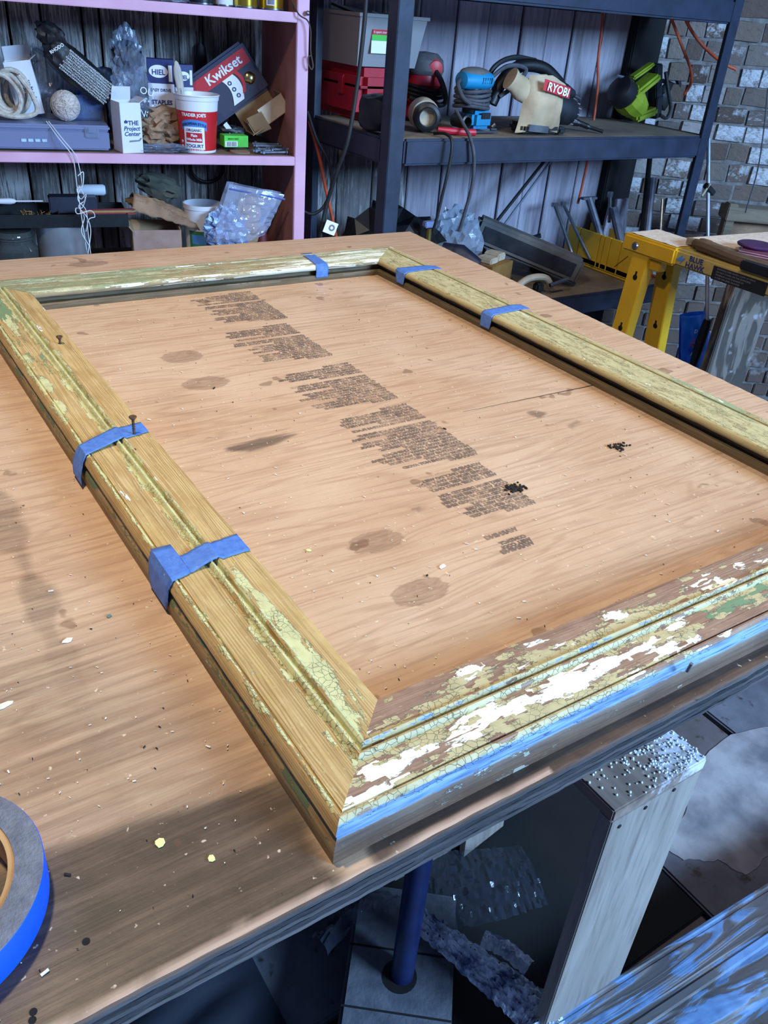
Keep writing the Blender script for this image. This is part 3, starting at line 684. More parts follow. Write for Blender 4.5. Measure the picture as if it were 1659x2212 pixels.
# shared materials
M_white = plain('white_card', srgb(226, 226, 236), srgb(210, 210, 222), .6, scale=8, bump=.03)
M_blk = plain('black_plastic', srgb(24, 25, 30), srgb(14, 14, 18), .45, scale=30)
M_dkg = plain('dark_gray_metal', srgb(58, 60, 68), srgb(36, 37, 42), .5, .5, 20)
M_stl = plain('brushed_steel', srgb(160, 164, 172), srgb(110, 112, 120), .3, .9, 12)
M_card = plain('tan_cardboard', srgb(178, 146, 112), srgb(150, 120, 92), .85, scale=14, bump=.1)
M_kraft = plain('brown_paper_bag', srgb(168, 132, 104), srgb(126, 96, 76), .85, scale=12, bump=.5)
M_clr = clear('clear_plastic', srgb(150, 162, 190), .30, .12, .7, 40)
M_bin = clear('frosted_bin_plastic', srgb(164, 160, 164), .82, .35)
M_org = clear('organizer_plastic', srgb(140, 148, 186), .72, .25)
I_blk, I_wht, I_nvy, I_red = ink('black_ink', srgb(20, 20, 24)), ink('white_ink', srgb(238, 238, 242)), ink('navy_ink', srgb(34, 52, 110)), ink('red_ink', srgb(196, 30, 44))
I_gry = ink('gray_ink', srgb(120, 116, 124)); I_lblue = ink('light_blue_ink', srgb(76, 134, 206)); I_grn = ink('green_ink', srgb(70, 190, 70))

# --- objects on the middle shelf (local x right, y to the wall, z up; front faces at -y)
def cartonbox(name, label, u, v_, z, w_, d_, h_, rz=0, group=None, open_=True, mat=M_white, tilt=0):
    o = rt(name, label, 'box', u, v_, z, rz, group)
    if tilt: o.rotation_euler = (Matrix.Rotation(TH + math.radians(rz), 4, 'Z') @ Matrix.Rotation(math.radians(tilt), 4, 'Y')).to_euler()
    th = .0012
    for nm, b in (('front_panel', (0, -d_ / 2, h_ / 2, w_, th, h_)), ('back_panel', (0, d_ / 2, h_ / 2, w_, th, h_)), ('side_panel', (-w_ / 2, 0, h_ / 2, th, d_, h_)), ('side_panel', (w_ / 2, 0, h_ / 2, th, d_, h_)), ('bottom_panel', (0, 0, th, w_, d_, th))):
        MB().box(*b).build(nm, mat, o)
    if open_:
        m = MB(T(0, d_ / 2, h_) @ rotm(18, 0, 0)); m.box(0, 0, .016, w_ - .002, th, .032, 0, .92); m.build('flap', mat, o)
        m = MB(T(w_ / 2, 0, h_) @ rotm(0, 60, 0)); m.box(0, 0, .009, th, d_ - .002, .018); m.build('flap', mat, o)
    return o
def proj_center(o, w_, y, z, s_=1):
    f = y - .0010
    text(o, 'THE', .017 * s_, I_nvy, (.006 * s_, f, z), bold=.0004, ext=.0002)
    text(o, 'Project', .0165 * s_, I_nvy, (0, f, z - .0145 * s_), bold=.0003, shear=.25)
    text(o, 'Center', .0165 * s_, I_nvy, (0, f, z - .029 * s_), bold=.0003, shear=.25)
    m = MB(T(-.016 * s_, f, z + .005 * s_) @ rotm(90)); m.prism([(-.004, 0), (.004, 0), (.005, .004), (0, .008), (-.005, .004)], 0, .0003); m.build('printed_emblem', I_nvy, o)
    m = MB(T(.008 * s_, f, z - .046 * s_) @ rotm(90)); m.prism([(-.016, 0), (.012, .002), (.018, .009), (.014, .01), (.010, .005), (-.014, .004)], 0, .0003); m.build('printed_emblem', I_gry, o)
c, w_ = span(258, 308, 300, 2.33); h = R(285, 222, 2.33).z - S2
o = cartonbox('white_carton', 'white open carton with a woodshop print standing upright at the front of the shelf', c - .004, 2.36, S2, .052, .06, h, 14); proj_center(o, .052, -.03, h * .56, .85)
c1 = R(72, 262, 2.44)
o = cartonbox('white_carton', 'white open carton with a woodshop print tilted behind the rope coil', c1.x, 2.46, S2 + .068, .062, .06, .118, -4, tilt=-9); proj_center(o, .062, -.03, .066, .8)
# translucent organizer
o = rt('organizer_case', 'flat translucent organizer case with a latch left of the upright carton', 'storage case', .0, 2.335, S2)
u1 = R(238, 310, 2.33).x; m = MB(); m.box(u1 / 2 - .10, .10, .026, u1 + .20, .2, .044, .004); m.build('tray', M_org, o)
m = MB(); m.box(u1 / 2 - .10, .10, .054, u1 + .205, .205, .013, .004); m.build('lid', M_org, o)
a = R(185, 300, 2.33).x; b = R(215, 300, 2.33).x
m = MB(); m.box((a + b) / 2, -.004, .045, b - a, .006, .024, .002); m.box((a + b) / 2, -.007, .05, (b - a) * .55, .004, .012, .001); m.build('latch', M_clr, o)
m = MB(); a = R(45, 312, 2.33).x; b = R(105, 312, 2.33).x; 
for k in range(4): m.box(a + (b - a) * (k + .5) / 4, -.0012, .024, (b - a) / 4 - .003, .002, .008, .001)
m.build('bright_window', plain('pale_blue_plastic', srgb(200, 226, 255), rough=.3), o)['kind'] = 'stuff'
# rope coil
M_rope = plain('cream_cotton_rope', srgb(214, 202, 190), srgb(176, 164, 154), .9, scale=120, bump=.8)
g = R(28, 230, 2.40); o = rt('rope_coil', 'hank of thick cream cotton rope heaped at the left end of the shelf', 'rope', g.x, 2.41, S2 + .072)
for k in range(6):
    pts = []; rr = .050 - .004 * (k % 3); tl = -25 + k * 9
    for i in range(26):
        a = 2 * PI * i / 25; p = Vector((rr * .75 * math.cos(a), -.03 + .012 * k, .048 + rr * math.sin(a) * .95)); pts.append(rotm(0, tl, 0).to_3x3() @ p + Vector((.006 * math.sin(k * 3), 0, 0)))
    m = MB(); m.tube(pts, .0058, 8); m.build('rope_loop', M_rope, o)
m = MB(); m.tube(cat([(.02, -.055, .09), (.045, -.05, .05), (.05, -.045, .01), (.0, -.05, .0), (-.05, -.045, .012)]), .0058, 8); m.build('rope_loop', M_rope, o)
# twine ball and strand
M_twine = plain('white_twine', srgb(226, 210, 200), srgb(188, 172, 168), .9, scale=200, bump=.7)
g = R(142, 248, 2.42); o = rt('twine_ball', 'round ball of white cotton twine resting on the organizer case', 'twine', g.x, 2.40, S2 + .061)
m = MB(); m.blob((0, 0, .034), (.033, .033, .034), .05, 6, 4, 3); m.build('wound_core', M_twine, o)
m = MB()
for k in range(30):
    ax = Vector((random.gauss(0, 1), random.gauss(0, 1), random.gauss(0, 1))).normalized(); x = ax.orthogonal().normalized(); y = ax.cross(x)
    m.tube([Vector((0, 0, .034)) + (x * math.cos(2 * PI * i / 20) + y * math.sin(2 * PI * i / 20)) * .0342 for i in range(21)], .0009, 4)
q = m.build('twine_winding', M_twine, o); q['kind'] = 'stuff'
o = rt('hanging_twine', 'tangled white twine strands trailing from the upper shelf down in front of the lower shelf', 'twine', 0, 2.30, 0)
M_tw2 = ink('twine_white', srgb(224, 220, 224), .9)
for pth in ([(100, 262), (128, 300), (152, 330), (160, 352), (166, 400), (172, 440), (178, 480), (188, 545)], [(105, 262), (135, 300), (162, 333), (170, 356), (176, 395), (168, 430), (186, 455), (190, 500), (196, 548)],
            [(168, 380), (180, 372), (178, 402), (166, 408), (174, 430), (186, 420), (178, 448), (164, 450), (168, 462), (196, 455), (205, 468), (192, 474), (186, 500)], [(170, 400), (184, 430), (170, 446), (188, 470), (196, 500), (190, 548)], [(172, 452), (182, 470), (176, 500), (192, 530)]):
    P = []
    for i, (x, y) in enumerate(pth):
        vv = 2.345 if y < 275 else 2.302 + .004 * math.sin(i * 2.1); q = R(x, y, vv); P.append((q.x, vv - 2.30, q.z))
    m = MB(); m.tube(cat(P, 6), .0011, 5); m.build('strand', M_tw2, o)
# bin of blue and green pieces
g = span(140, 226, 240, 2.45); o = rt('clear_bin', 'clear deep tub of blue and green plastic pieces behind the twine ball', 'tub', g[0], 2.455, S2 + .062)
h = R(180, 205, 2.45).z - S2 - .062
m = MB(); m.lathe([(.052, 0), (.062, h), (.065, h), (.065, h + .004), (.060, h + .002), (.050, .004)], 4, cap=True); m.M = Matrix(); q = m.build('tub_wall', clear('tub_plastic', srgb(120, 140, 190), .3), o, smooth=0); q.rotation_euler = (0, 0, PI / 4)
Mb, Mg = plain('blue_plastic', srgb(70, 110, 200), rough=.4), plain('green_plastic', srgb(70, 130, 70), rough=.4)
for k in range(16):
    m = MB(T(random.uniform(-.028, .028), random.uniform(-.030, .0), .016 + .006 * k * h / .12) @ rotm(random.uniform(40, 120), random.random() * 60, random.random() * 180)); m.lathe([(0, 0), (.013, 0), (.013, .003), (0, .003)], 14); m.build('plastic_piece', Mg if k % 4 == 0 else Mb, o)
# bags
M_mesh = plain('black_printed_bag', srgb(30, 30, 36), srgb(16, 16, 20), .5, scale=20, bump=.6)
a = R(105, 100, 2.40); b = R(232, 205, 2.40); mid = (a + b) / 2; L_ = (b - a).length; ang = math.degrees(math.atan2(b.z - a.z, b.x - a.x))
o = rt('black_printed_bag', 'long black plastic bag with rows of fine white print slumped above the twine ball', 'bag', mid.x, 2.40, mid.z); o.rotation_euler = (Matrix.Rotation(TH, 4, 'Z') @ Matrix.Rotation(math.radians(-ang), 4, 'Y')).to_euler()
m = MB(); m.blob((0, 0, 0), (L_ * .56, .035, .036), .16, 8, 4, 2, boxy=.35); m.build('bag_body', M_mesh, o)
m = MB(); m.blob((-L_ * .55, .0, .022), (.032, .02, .022), .35, 10, 3, 5, True); m.build('knotted_neck', M_mesh, o)
for k in range(9):
    s_ = ''.join(random.choice('ILHEUTNMC') for _ in range(34)); text(o, s_, .0058, I_wht, (.018, -.0455, .024 - k * .0058), (90, 0, 0), ext=.0004, name='fine_print')['kind'] = 'stuff'
text(o, 'RHODO', .010, I_wht, (-L_ * .40, -.040, .008), (90, -70, 0), name='lettering', bold=.0002)
a = R(112, 95, 2.47); o = rt('clear_bag', 'thin clear bag bunched up behind the black printed bag', 'bag', a.x, 2.50, S2 + .055 + .06); m = MB(); m.blob((0, 0, .04), (.055, .03, .06), .4, 9, 4, 8, True); m.build('bag_film', M_clr, o, smooth=0)
a = R(285, 170, 2.45); o = rt('clear_bag', 'tall crumpled clear bag with a white printed oval beside the staple boxes', 'bag', a.x, 2.46, S2 + .02)
zt = R(270, 62, 2.45).z - S2 - .02
m = MB(); m.blob((0, 0, zt * .30), (.055, .035, zt * .34), .3, 8, 4, 11, True); m.blob((-.008, 0, zt * .72), (.034, .025, zt * .26), .35, 9, 4, 12, True); m.build('bag_film', M_clr, o, smooth=0)
m = MB(); m.blob((-.005, .0, zt * .76), (.032, .018, zt * .13), .4, 9, 3, 14, True); m.build('dark_contents', M_blk, o)
m = MB(); m.blob((.02, .0, zt * .16), (.05, .028, zt * .16), .3, 9, 3, 15, True); m.build('dark_contents', M_dkg, o)
text(o, 'OU', .024, I_wht, (.03, -.036, zt * .42), (90, 12, 0)); text(o, 'NUD', .022, I_wht, (.03, -.038, zt * .20), (90, 18, 0)); text(o, 'POWER - PLUMBING', .008, I_wht, (.01, -.040, zt * .16), (90, 25, 0))
a = R(222, 152, 2.5); o = rt('blue_pouch', 'small blue foil pouch between the two bags', 'pouch', a.x, 2.52, a.z - .02); m = MB(); m.blob((0, 0, .0), (.026, .012, .026), .2, 7, 3, 3, boxy=.6); m.build('pouch_body', plain('steel_blue_foil', srgb(52, 86, 140), rough=.35), o)
# staple boxes
def staples(label, x1, x2, yt, yb, v_, rz, sc=1, z0=0):
    c, w_ = span(x1, x2, (yt + yb) / 2, v_); h_ = R((x1 + x2) / 2, yt, v_).z - S2 - z0; d_ = .035
    o = rt('staple_box', label, 'box', c, v_ + d_ / 2, S2 + z0, rz, 'hardware boxes'); del o['group']
    m = MB(); m.box(0, 0, h_ * .35, w_, d_, h_ * .70, .0008); m.build('carton', M_white, o)
    m = MB(); m.box(0, 0, h_ * .85, w_ + .0006, d_ + .0006, h_ * .30, .0008); m.build('navy_band', plain('navy_card', srgb(40, 54, 118), rough=.5), o)
    m = MB(T(-w_ * .08, -d_ / 2 - .0012, h_ * .85) @ rotm(90)); m.lathe([(0, 0), (w_ * .36, 0), (w_ * .36, .0006), (0, .0006)], 28, sy=.62); m.build('printed_oval', I_wht, o)
    text(o, 'HIEL', w_ * .26, I_nvy, (-w_ * .08, -d_ / 2 - .0022, h_ * .81), bold=.0004)
    text(o, 'EASY DRIVE', w_ * .15, I_nvy, (-w_ * .02, -d_ / 2 - .001, h_ * .60), bold=.0002)
    text(o, 'STAPLES', w_ * .215, I_nvy, (-w_ * .0, -d_ / 2 - .001, h_ * .44), bold=.0005)
    text(o, '00', w_ * .12, I_nvy, (-w_ * .05, -d_ / 2 - .001, h_ * .18), bold=.0002)
    m = MB(T(w_ * .37, -d_ / 2 - .0008, h_ * .83) @ rotm(90)); m.box(0, 0, 0, w_ * .14, h_ * .2, .0004); m.build('printed_panel', I_wht, o)
    return o
staples('taller white and navy staples box leaning beside the crumpled clear bag', 322, 378, 128, 235, 2.44, -8, z0=.02)
staples('second white and navy staples box partly hidden by the yogurt tub', 376, 416, 140, 240, 2.46, 14, z0=.02)
# brown paper parcel
a = R(350, 275, 2.42); o = rt('crumpled_brown_paper', 'crumpled brown paper parcel between the upright carton and the yogurt tub', 'paper', a.x, 2.44, S2)
m = MB(); m.blob((0, 0, .038), (.062, .045, .040), .35, 9, 4, 21, True); m.blob((.01, 0, .075), (.05, .03, .022), .3, 9, 3, 22, True); m.build('paper', M_kraft, o, smooth=0)
# clear blister bags on shelf front
a = R(355, 328, 2.335); o = rt('blister_bag', 'flat clear bag of small black fittings at the shelf edge left of the yogurt tub', 'bag', a.x, 2.36, S2); m = MB(); m.blob((0, 0, .007), (.060, .026, .009), .5, 10, 4, 31, True); m.build('bag_film', M_clr, o, smooth=0)
m = MB(); m.blob((.045, -.012, .007), (.018, .008, .006), .1, 4, 2, 3); m.build('black_fitting', M_blk, o)
# yogurt tub
a = R(437, 338, 2.335); yo = rt('yogurt_tub', 'red and white quart yogurt tub with a paintbrush standing in it', 'tub', a.x, 2.385, S2)
t = NT('tub_print'); v = t.coord(); sz = t.n('ShaderNodeSeparateXYZ', ins={0: v}).outputs[2]
t.out(t.mix(t.step(sz, .0985, .0988), t.mix(t.step(sz, .0058, .0060), srgb(236, 232, 238), srgb(206, 34, 40)), srgb(236, 232, 238)), .4); M_tub = t.m
RB, RT, HT = .0455, .0570, .136
m = MB(); m.lathe([(RB - .003, .001), (RB, 0), (RB + .0006, .004), (RT - .003, HT - .014), (RT - .001, HT - .013), (RT, HT - .004), (RT + .002, HT - .002), (RT + .0015, HT), (RT - .001, HT - .001), (RT - .004, HT - .014), (RB - .003, .004), (0, .003)], 56, cap=False); m.build('tub_wall', M_tub, yo)
def wrap(o, s, size, mat, z, ang0=-90, bold=0, dr=.0006, sx=1, shear=0, arc=0):
    q = text(o, s, size, mat, (0, 0, 0), (0, 0, 0), bold=bold, ext=.00015, sx=sx, shear=shear); me = q.data
    for v_ in me.vertices:
        x, y, zz = v_.co; zz_ = z + y - arc * x * x; r = RB + (RT - .003 - RB) * zz_ / (HT - .014) + dr + zz; th_ = math.radians(ang0) + x / r
        v_.co = (r * math.cos(th_), r * math.sin(th_), zz_)
    return q
def patch(o, w_, z0, z1, mat, nm, ang0=-90, dr=.0003, arc=0, n=24):
    m = MB(); rows = []
    for j in range(5):
        row = []
        for i in range(n + 1):
            x = -w_ / 2 + w_ * i / n; zz = z0 + (z1 - z0) * j / 4 - arc * x * x * (1 if j > 0 or arc > 8 else 1); r = RB + (RT - .003 - RB) * zz / (HT - .014) + dr; th_ = math.radians(ang0) + x / r
            row.append((r * math.cos(th_), r * math.sin(th_), zz))
        rows.append(row)
    m.grid(rows); return m.build(nm, mat, o, smooth=60)
AG = -112
wrap(yo, "TRADER JOE'S", .0105, I_wht, .087, AG, .0004)
patch(yo, .068, .060, .080, I_lblue, 'printed_banner', AG, arc=6)
wrap(yo, 'EUROPEAN STYLE', .0083, I_nvy, .068, AG, .0003, dr=.0009, arc=6)
patch(yo, .054, .010, .063, I_wht, 'printed_panel', AG, .0006, 2)
wrap(yo, 'ORGANIC', .0088, I_nvy, .0520, AG, .0001, .0012)
patch(yo, .042, .026, .049, I_red, 'printed_panel', AG, .0011)
wrap(yo, 'Plain', .009, I_wht, .0395, AG, .0003, .0016); wrap(yo, 'Whole Milk', .0083, I_wht, .0300, AG, .0003, .0016)
wrap(yo, 'YOGURT', .0115, I_nvy, .0135, AG, .0002, .0012); wrap(yo, 'NET WT 32 OZ (2 LB) 907g', .0040, I_wht, .0062, AG, .0001, .0008)
for dx, zz, rr in ((-.036, .026, .0035), (-.036, .015, .003)): 
    th_ = math.radians(AG) + dx / .048; m = MB(Matrix.Rotation(th_, 4, 'Z') @ T(RB + .0022, 0, zz) @ rotm(0, 90)); m.lathe([(0, 0), (rr, 0), (rr, .0004), (0, .0006)], 14); m.build('printed_seal', I_wht, yo)
# paintbrush
br = rt('paintbrush', 'pale wooden paintbrush handle standing up out of the yogurt tub', 'brush', a.x - .022, 2.392, S2 + .02, 0); br.rotation_euler = (math.radians(-3), math.radians(-7), TH)
M_bw = woodmat('pale_beech', srgb(216, 204, 192), srgb(196, 182, 168), 'z', 2)
m = MB(); m.lathe([(.004, .05), (.0065, .07), (.008, .11), (.0105, .145), (.0108, .158), (.009, .172), (.005, .184), (.001, .188)], 16, sy=.42); m.build('handle', M_bw, br)
m = MB(); m.box(0, 0, .035, .022, .010, .03, .001); m.build('ferrule', M_stl, br)
text(br, 'FINEST', .006, I_gry, (.002, -.0052, .118), (90, -90, 0), name='lettering')
# lock set package
a = R(500, 185, 2.46); o = rt('lockset_package', 'clear clamshell lockset package with a red banner leaning behind the yogurt tub', 'package', a.x, 2.50, a.z); o.rotation_euler = (Matrix.Rotation(TH, 4, 'Z') @ Matrix.Rotation(math.radians(-34), 4, 'Y') @ Matrix.Rotation(math.radians(-10), 4, 'X')).to_euler()
m = MB(); m.box(0, .015, 0, .185, .034, .135, .008); m.build('clamshell', clear('smoky_clamshell', srgb(84, 84, 104), .80, .15, .3, 12), o)
m = MB(); m.box(-.005, -.0035, .032, .178, .0012, .038); m.build('red_banner', I_red, o)
text(o, 'Kwikset', .034, I_wht, (.008, -.0045, .022), bold=.0007)
m = MB(); m.sheet(lambda a_, b_: (-.018 + .034 * a_ + .014 * math.sin(b_ * 2.6), -.004, -.052 + .065 * b_), 8, 12); m.build('white_insert', I_wht, o)
m = MB(); m.sheet(lambda a_, b_: (.020 + .010 * a_ + .014 * math.sin(b_ * 2.6), -.0045, -.040 + .053 * b_), 4, 12); m.build('red_stripe', I_red, o)
for k in range(3): m = MB(T(.004 + .002 * k, -.0052, -.001 - k * .018) @ rotm(90)); m.lathe([(.003, 0), (.0055, 0), (.0055, .0006), (.003, .0006)], 16, cap=False); m.build('printed_symbol', I_nvy, o)
m = MB(); m.blob((.058, .004, -.018), (.020, .010, .020), .05, 4, 3, 1); m.build('door_knob', plain('satin_brass', srgb(200, 180, 120), rough=.2, metal=1), o)
# wall items behind the shelf
a = R(435, 145, WV - .03); o = rt('trowel', 'dark narrow trowel hanging on the old boards left of the lockset package', 'trowel', a.x, WV - .03, a.z); m = MB(T(0, 0, 0)); m.lathe([(.002, -.05), (.016, -.045), (.018, 0), (.014, .05), (.004, .062), (.003, .16)], 16, sy=.3); m.build('blade', M_blk, o)
# open cardboard box tipped
a = R(575, 250, 2.44); o = rt('small_cardboard_box', 'small open cardboard box tipped against the bookcase side', 'box', a.x - .006, 2.46, a.z + .018); o.rotation_euler = (Matrix.Rotation(TH, 4, 'Z') @ Matrix.Rotation(math.radians(-34), 4, 'Y')).to_euler()
m = MB(); m.box(.018, -.038, -.012, .078, .0015, .046); m.build('front_panel', plain('pale_carton', srgb(226, 204, 180), rough=.8), o)
for b in ((-.001, .0, -.035, .13, .078, .0015), (-.012, .038, -.004, .11, .0015, .066), (.057, 0, -.012, .0015, .078, .046), (-.06, -.005, -.02, .0015, .06, .03)): MB().box(*b).build('side_panel', M_card, o)
m = MB(T(-.035, -.034, -.02) @ rotm(0, 0, -38)); m.box(0, 0, 0, .05, .0015, .05); m.build('flap', M_card, o)
# green carton, card, disc, bolts
a = R(507, 296, 2.38); o = rt('green_carton', 'small lime green carton with a barcode right of the yogurt tub', 'box', a.x, 2.39, S2 + .012, 6)
m = MB(); m.box(0, 0, .014, .066, .04, .028, .0006); m.build('carton', plain('lime_card', srgb(90, 220, 60), rough=.5), o)
m = MB(); m.box(-.014, -.0205, .008, .034, .0006, .013); m.build('barcode_label', I_wht, o)
m = MB()
for k in range(14): m.box(-.027 + k * .002, -.0212, .008, random.choice([.0005, .0011]), .0004, .011)
m.build('barcode', I_blk, o)['kind'] = 'stuff'
text(o, 'BRADS NAILS', .005, I_blk, (-.008, -.0208, .019))
a = R(505, 275, 2.40); o = rt('paper_card', 'folded pale card sticking up behind the lime green carton', 'card', a.x, 2.42, S2 + .04); m = MB(rotm(0, -40, 0)); m.box(0, 0, .005, .012, .0008, .05); m.build('card_sheet', M_white, o)
m = MB(); m.blob((.0, .012, .004), (.035, .012, .012), .3, 7, 3, 9, True); m.build('black_wrapper', M_blk, o)
a = R(520, 330, 2.36); o = rt('wooden_disc', 'thin brown wooden disc lying flat in front of the green carton', 'disc', a.x, 2.365, S2); m = MB(); m.lathe([(0, 0), (.028, 0), (.028, .004), (.026, .005), (0, .005)], 32); m.build('disc_body', M_kraft, o)
M_zinc = plain('zinc_bolt', srgb(128, 132, 148), srgb(90, 92, 104), .45, .6, 60)
for k, (x, y, v_, ln, rz, lb) in enumerate([(618, 322, 2.345, .075, 6, 'zinc carriage bolt nearest the shelf edge'), (612, 310, 2.37, .080, 2, 'zinc carriage bolt second from the shelf edge'), (606, 298, 2.40, .075, -6, 'zinc carriage bolt lying across the middle of the bolt pile'), (622, 308, 2.39, .06, -14, 'short zinc bolt against the bookcase side'), (586, 326, 2.35, .055, 10, 'short zinc bolt pointing at the wooden disc'), (600, 292, 2.43, .07, -10, 'zinc bolt at the back of the bolt pile')]):
    g = R(x, y, v_); o = rt('carriage_bolt', lb, 'bolt', g.x, v_, S2 + .006 + .003 * (k % 3), rz + 182, 'bolts at the right end of the shelf')
    m = MB(rotm(0, 90)); m.lathe([(.0034, 0), (.0034, ln)], 10); m.build('shank', M_zinc, o)
    m = MB(rotm(0, -90)); m.lathe([(.008, -.001), (.0082, .001), (.005, .0045), (0, .0055)], 14); m.build('domed_head', M_zinc, o)
    m = MB(T(ln - .012, 0, 0) @ rotm(0, 90)); m.lathe([(.0062, 0), (.0062, .006)], 6); m.build('nut', M_zinc, o)
# --- upper shelf: cans and jars
def can(name, label, x1, x2, v_, mat, hh=.12, rim=M_stl, lab=None, groupn=None):
    c, w_ = span(x1, x2, 15, v_); r = w_ / 2; o = rt(name, label, 'can', c, v_ + r, S3)
    m = MB(); m.lathe([(r * .96, .001), (r, .0), (r, .004), (r * .97, .005), (r * .97, hh - .006), (r, hh - .005), (r, hh), (r * .9, hh), (r * .88, hh - .006), (0, hh - .006)], 36, cap=False); m.build('can_body', mat, o)
    m = MB(); m.lathe([(r * 1.005, .0), (r * 1.012, .002), (r * 1.005, .004)], 36, cap=False); m.build('bottom_rim', rim, o)
    if lab:
        m = MB(); rows = []
        for j in (.010, hh * .8): rows.append([(r * .985 * math.cos(math.radians(-128 + 5 * i)), r * .985 * math.sin(math.radians(-128 + 5 * i)), j) for i in range(lab)])
        m.grid(rows); m.build('paper_label', M_white, o)
        m = MB()
        for i in range(10): 
            an = math.radians(-122 + i * 3.2); m.M = Matrix.Rotation(an, 4, 'Z') @ T(r * .99, 0, .018); m.box(0, 0, 0, .0004, r * .02 * (1 + i % 2), .012)
        m.build('barcode', I_blk, o)['kind'] = 'stuff'
    return o
M_gold = plain('gold_lacquered_tin', srgb(214, 178, 70), srgb(186, 150, 50), .22, .9, 8)
can('gold_can', 'left gold tin can on the top shelf', 510, 562, 2.325, M_gold, .1)
can('gold_can', 'right gold tin can with a barcode label on the top shelf', 567, 619, 2.325, M_gold, .1, lab=9)
can('dark_can', 'black labelled can left of the white one on the top shelf', 413, 466, 2.33, plain('black_label', srgb(22, 26, 44), rough=.4), .1)
can('white_can', 'narrow white can between the black can and the gold cans', 470, 508, 2.335, M_white, .09)
can('white_jar', 'wide white jar at the middle of the top shelf', 246, 306, 2.34, M_white, .06)
a = R(345, 8, 2.36); o = rt('hardware_bag', 'clear bag of shiny metal hardware on the top shelf', 'bag', a.x, 2.37, S3); m = MB(); m.blob((0, 0, .014), (.07, .03, .016), .4, 9, 4, 41, True); m.build('bag_film', M_clr, o, smooth=0)
for k in range(12): m = MB(T(random.uniform(-.05, .05), random.uniform(-.025, 0), .008) @ rotm(random.random() * 90, random.random() * 90)); m.lathe([(.004, 0), (.004, .008)], 6); m.build('nut', M_stl, o)
a = R(398, 5, 2.36); o = rt('white_carton', 'white carton behind the black can on the top shelf', 'box', a.x, 2.40, S3); m = MB(); m.box(0, 0, .04, .05, .04, .08, .001); m.build('carton', M_white, o)
# cord on the nail
M_cordb = plain('brown_cord', srgb(92, 76, 68), srgb(60, 48, 44), .8)
def cord(name, label, pts, r, mat, v_=None, cat_='cord', group=None, seg=7):
    P = []
    for p in pts: 
        q = R(p[0], p[1], p[2] if len(p) > 2 else v_); P.append(room(q.x, q.y, q.z))
    m = MB(); m.tube(cat(P, 8), r, seg); o = m.build(name, mat, None, smooth=60); tag(o, label, cat_, group); return o
cord('looped_twine', 'thin brown cord looped over the nail on the bookcase edge', [(625, -10, 2.33), (645, 30, 2.295), (664, 44, 2.29), (671, 66, 2.29), (671, 110, 2.292), (676, 140, 2.292), (673, 150, 2.292), (667, 140, 2.292), (666, 124, 2.292), (671, 120, 2.29)], .0018, M_cordb)

# --- lower shelf
a = R(120, 470, 2.33); tr_z = R(120, 478, 2.33).z
o = rt('parts_tray', 'black compartment tray full of nails and pencils above the steel pot', 'tray', 0, 2.34, tr_z - .018)
uL, uR = -.12, R(276, 470, 2.34).x; w_ = uR - uL
m = MB(); m.box((uL + uR) / 2, .07, .001, w_, .14, .003)
for yy in (0, .14): m.box((uL + uR) / 2, yy, .016, w_, .003, .032)
for xx in (uL, uR): m.box(xx, .07, .016, .003, .14, .032)
m.build('tray_shell', M_blk, o)
for xx in (-.06, 0, .045, .09): m = MB(); m.box(xx, .05, .012, .002, .09, .026); m.build('divider', M_blk, o)
m = MB(); m.box(.13, .10, .038, .12, .05, .04, .003); m.build('raised_box', plain('slate_plastic', srgb(48, 52, 70), rough=.4), o)
m = MB()
for k in range(70): m.M = T(random.uniform(.0, .07) , random.uniform(.01, .06), random.uniform(.012, .028)) @ rotm(random.random() * 180, random.random() * 180, random.random() * 180); m.lathe([(.0008, -.009), (.0008, .009)], 4)
m.build('brass_screws', plain('brass_screw', srgb(196, 160, 110), rough=.4, metal=.6), o)['kind'] = 'stuff'
for k, (c_, yy) in enumerate(((srgb(150, 60, 60), .012), (srgb(176, 140, 90), .02), (srgb(120, 44, 48), .028))):
    q = rt('pencil', ['dark red pencil at the front of the black tray', 'tan unpainted pencil lying across the black tray', 'maroon pencil at the back of the black tray'][k], 'pencil', .19, 2.34 + yy, tr_z + .012 + .003 * k, 2 * k); m = MB(T(-.05, 0, 0) @ rotm(0, 90)); m.lathe([(.0035, 0), (.0035, .13), (.001, .142)], 6); m.build('pencil_body', plain('pencil_' + 'abc'[k], c_), q)
a = R(207, 434, 2.42); o = rt('white_tube', 'white plastic tube with a blue cap behind the tray', 'tube', a.x - .02, 2.46, tr_z + .05); m = MB(rotm(0, 90)); m.lathe([(.009, -.02), (.014, 0), (.014, .045), (.011, .05), (0, .05)], 18); m.build('tube_body', M_white, o)
a = R(30, 432, 2.42); o = rt('white_handle_tool', 'white handled tool lying at the back of the black tray', 'tool', a.x, 2.44, tr_z + .026); m = MB(rotm(0, 90)); m.lathe([(.006, -.06), (.008, -.01), (.006, .0), (.002, .005), (.002, .07)], 12); m.build('handle', M_white, o)
def lowz(x, yt, v_): return R(x, yt, v_).z - S1
# glass jar
a = R(33, 540, 2.36); o = rt('glass_jar', 'ribbed glass jar at the far left of the lower shelf', 'jar', a.x, 2.375, S1 + .001)
hj = lowz(33, 500, 2.36); m = MB(); m.lathe([(.045, 0), (.056, .006), (.056, hj - .045), (.045, hj - .03), (.045, hj - .022), (.047, hj - .020), (.045, hj - .017), (.047, hj - .013), (.045, hj - .010), (.045, hj)], 36); m.build('glass', clear('jar_glass', srgb(70, 74, 74), .75, .05), o)
m = MB(); m.lathe([(.044, .004), (.05, .01), (.05, hj - .07), (0, hj - .07)], 24); m.build('dark_contents', plain('brown_nails', srgb(84, 66, 50), rough=.6), o)
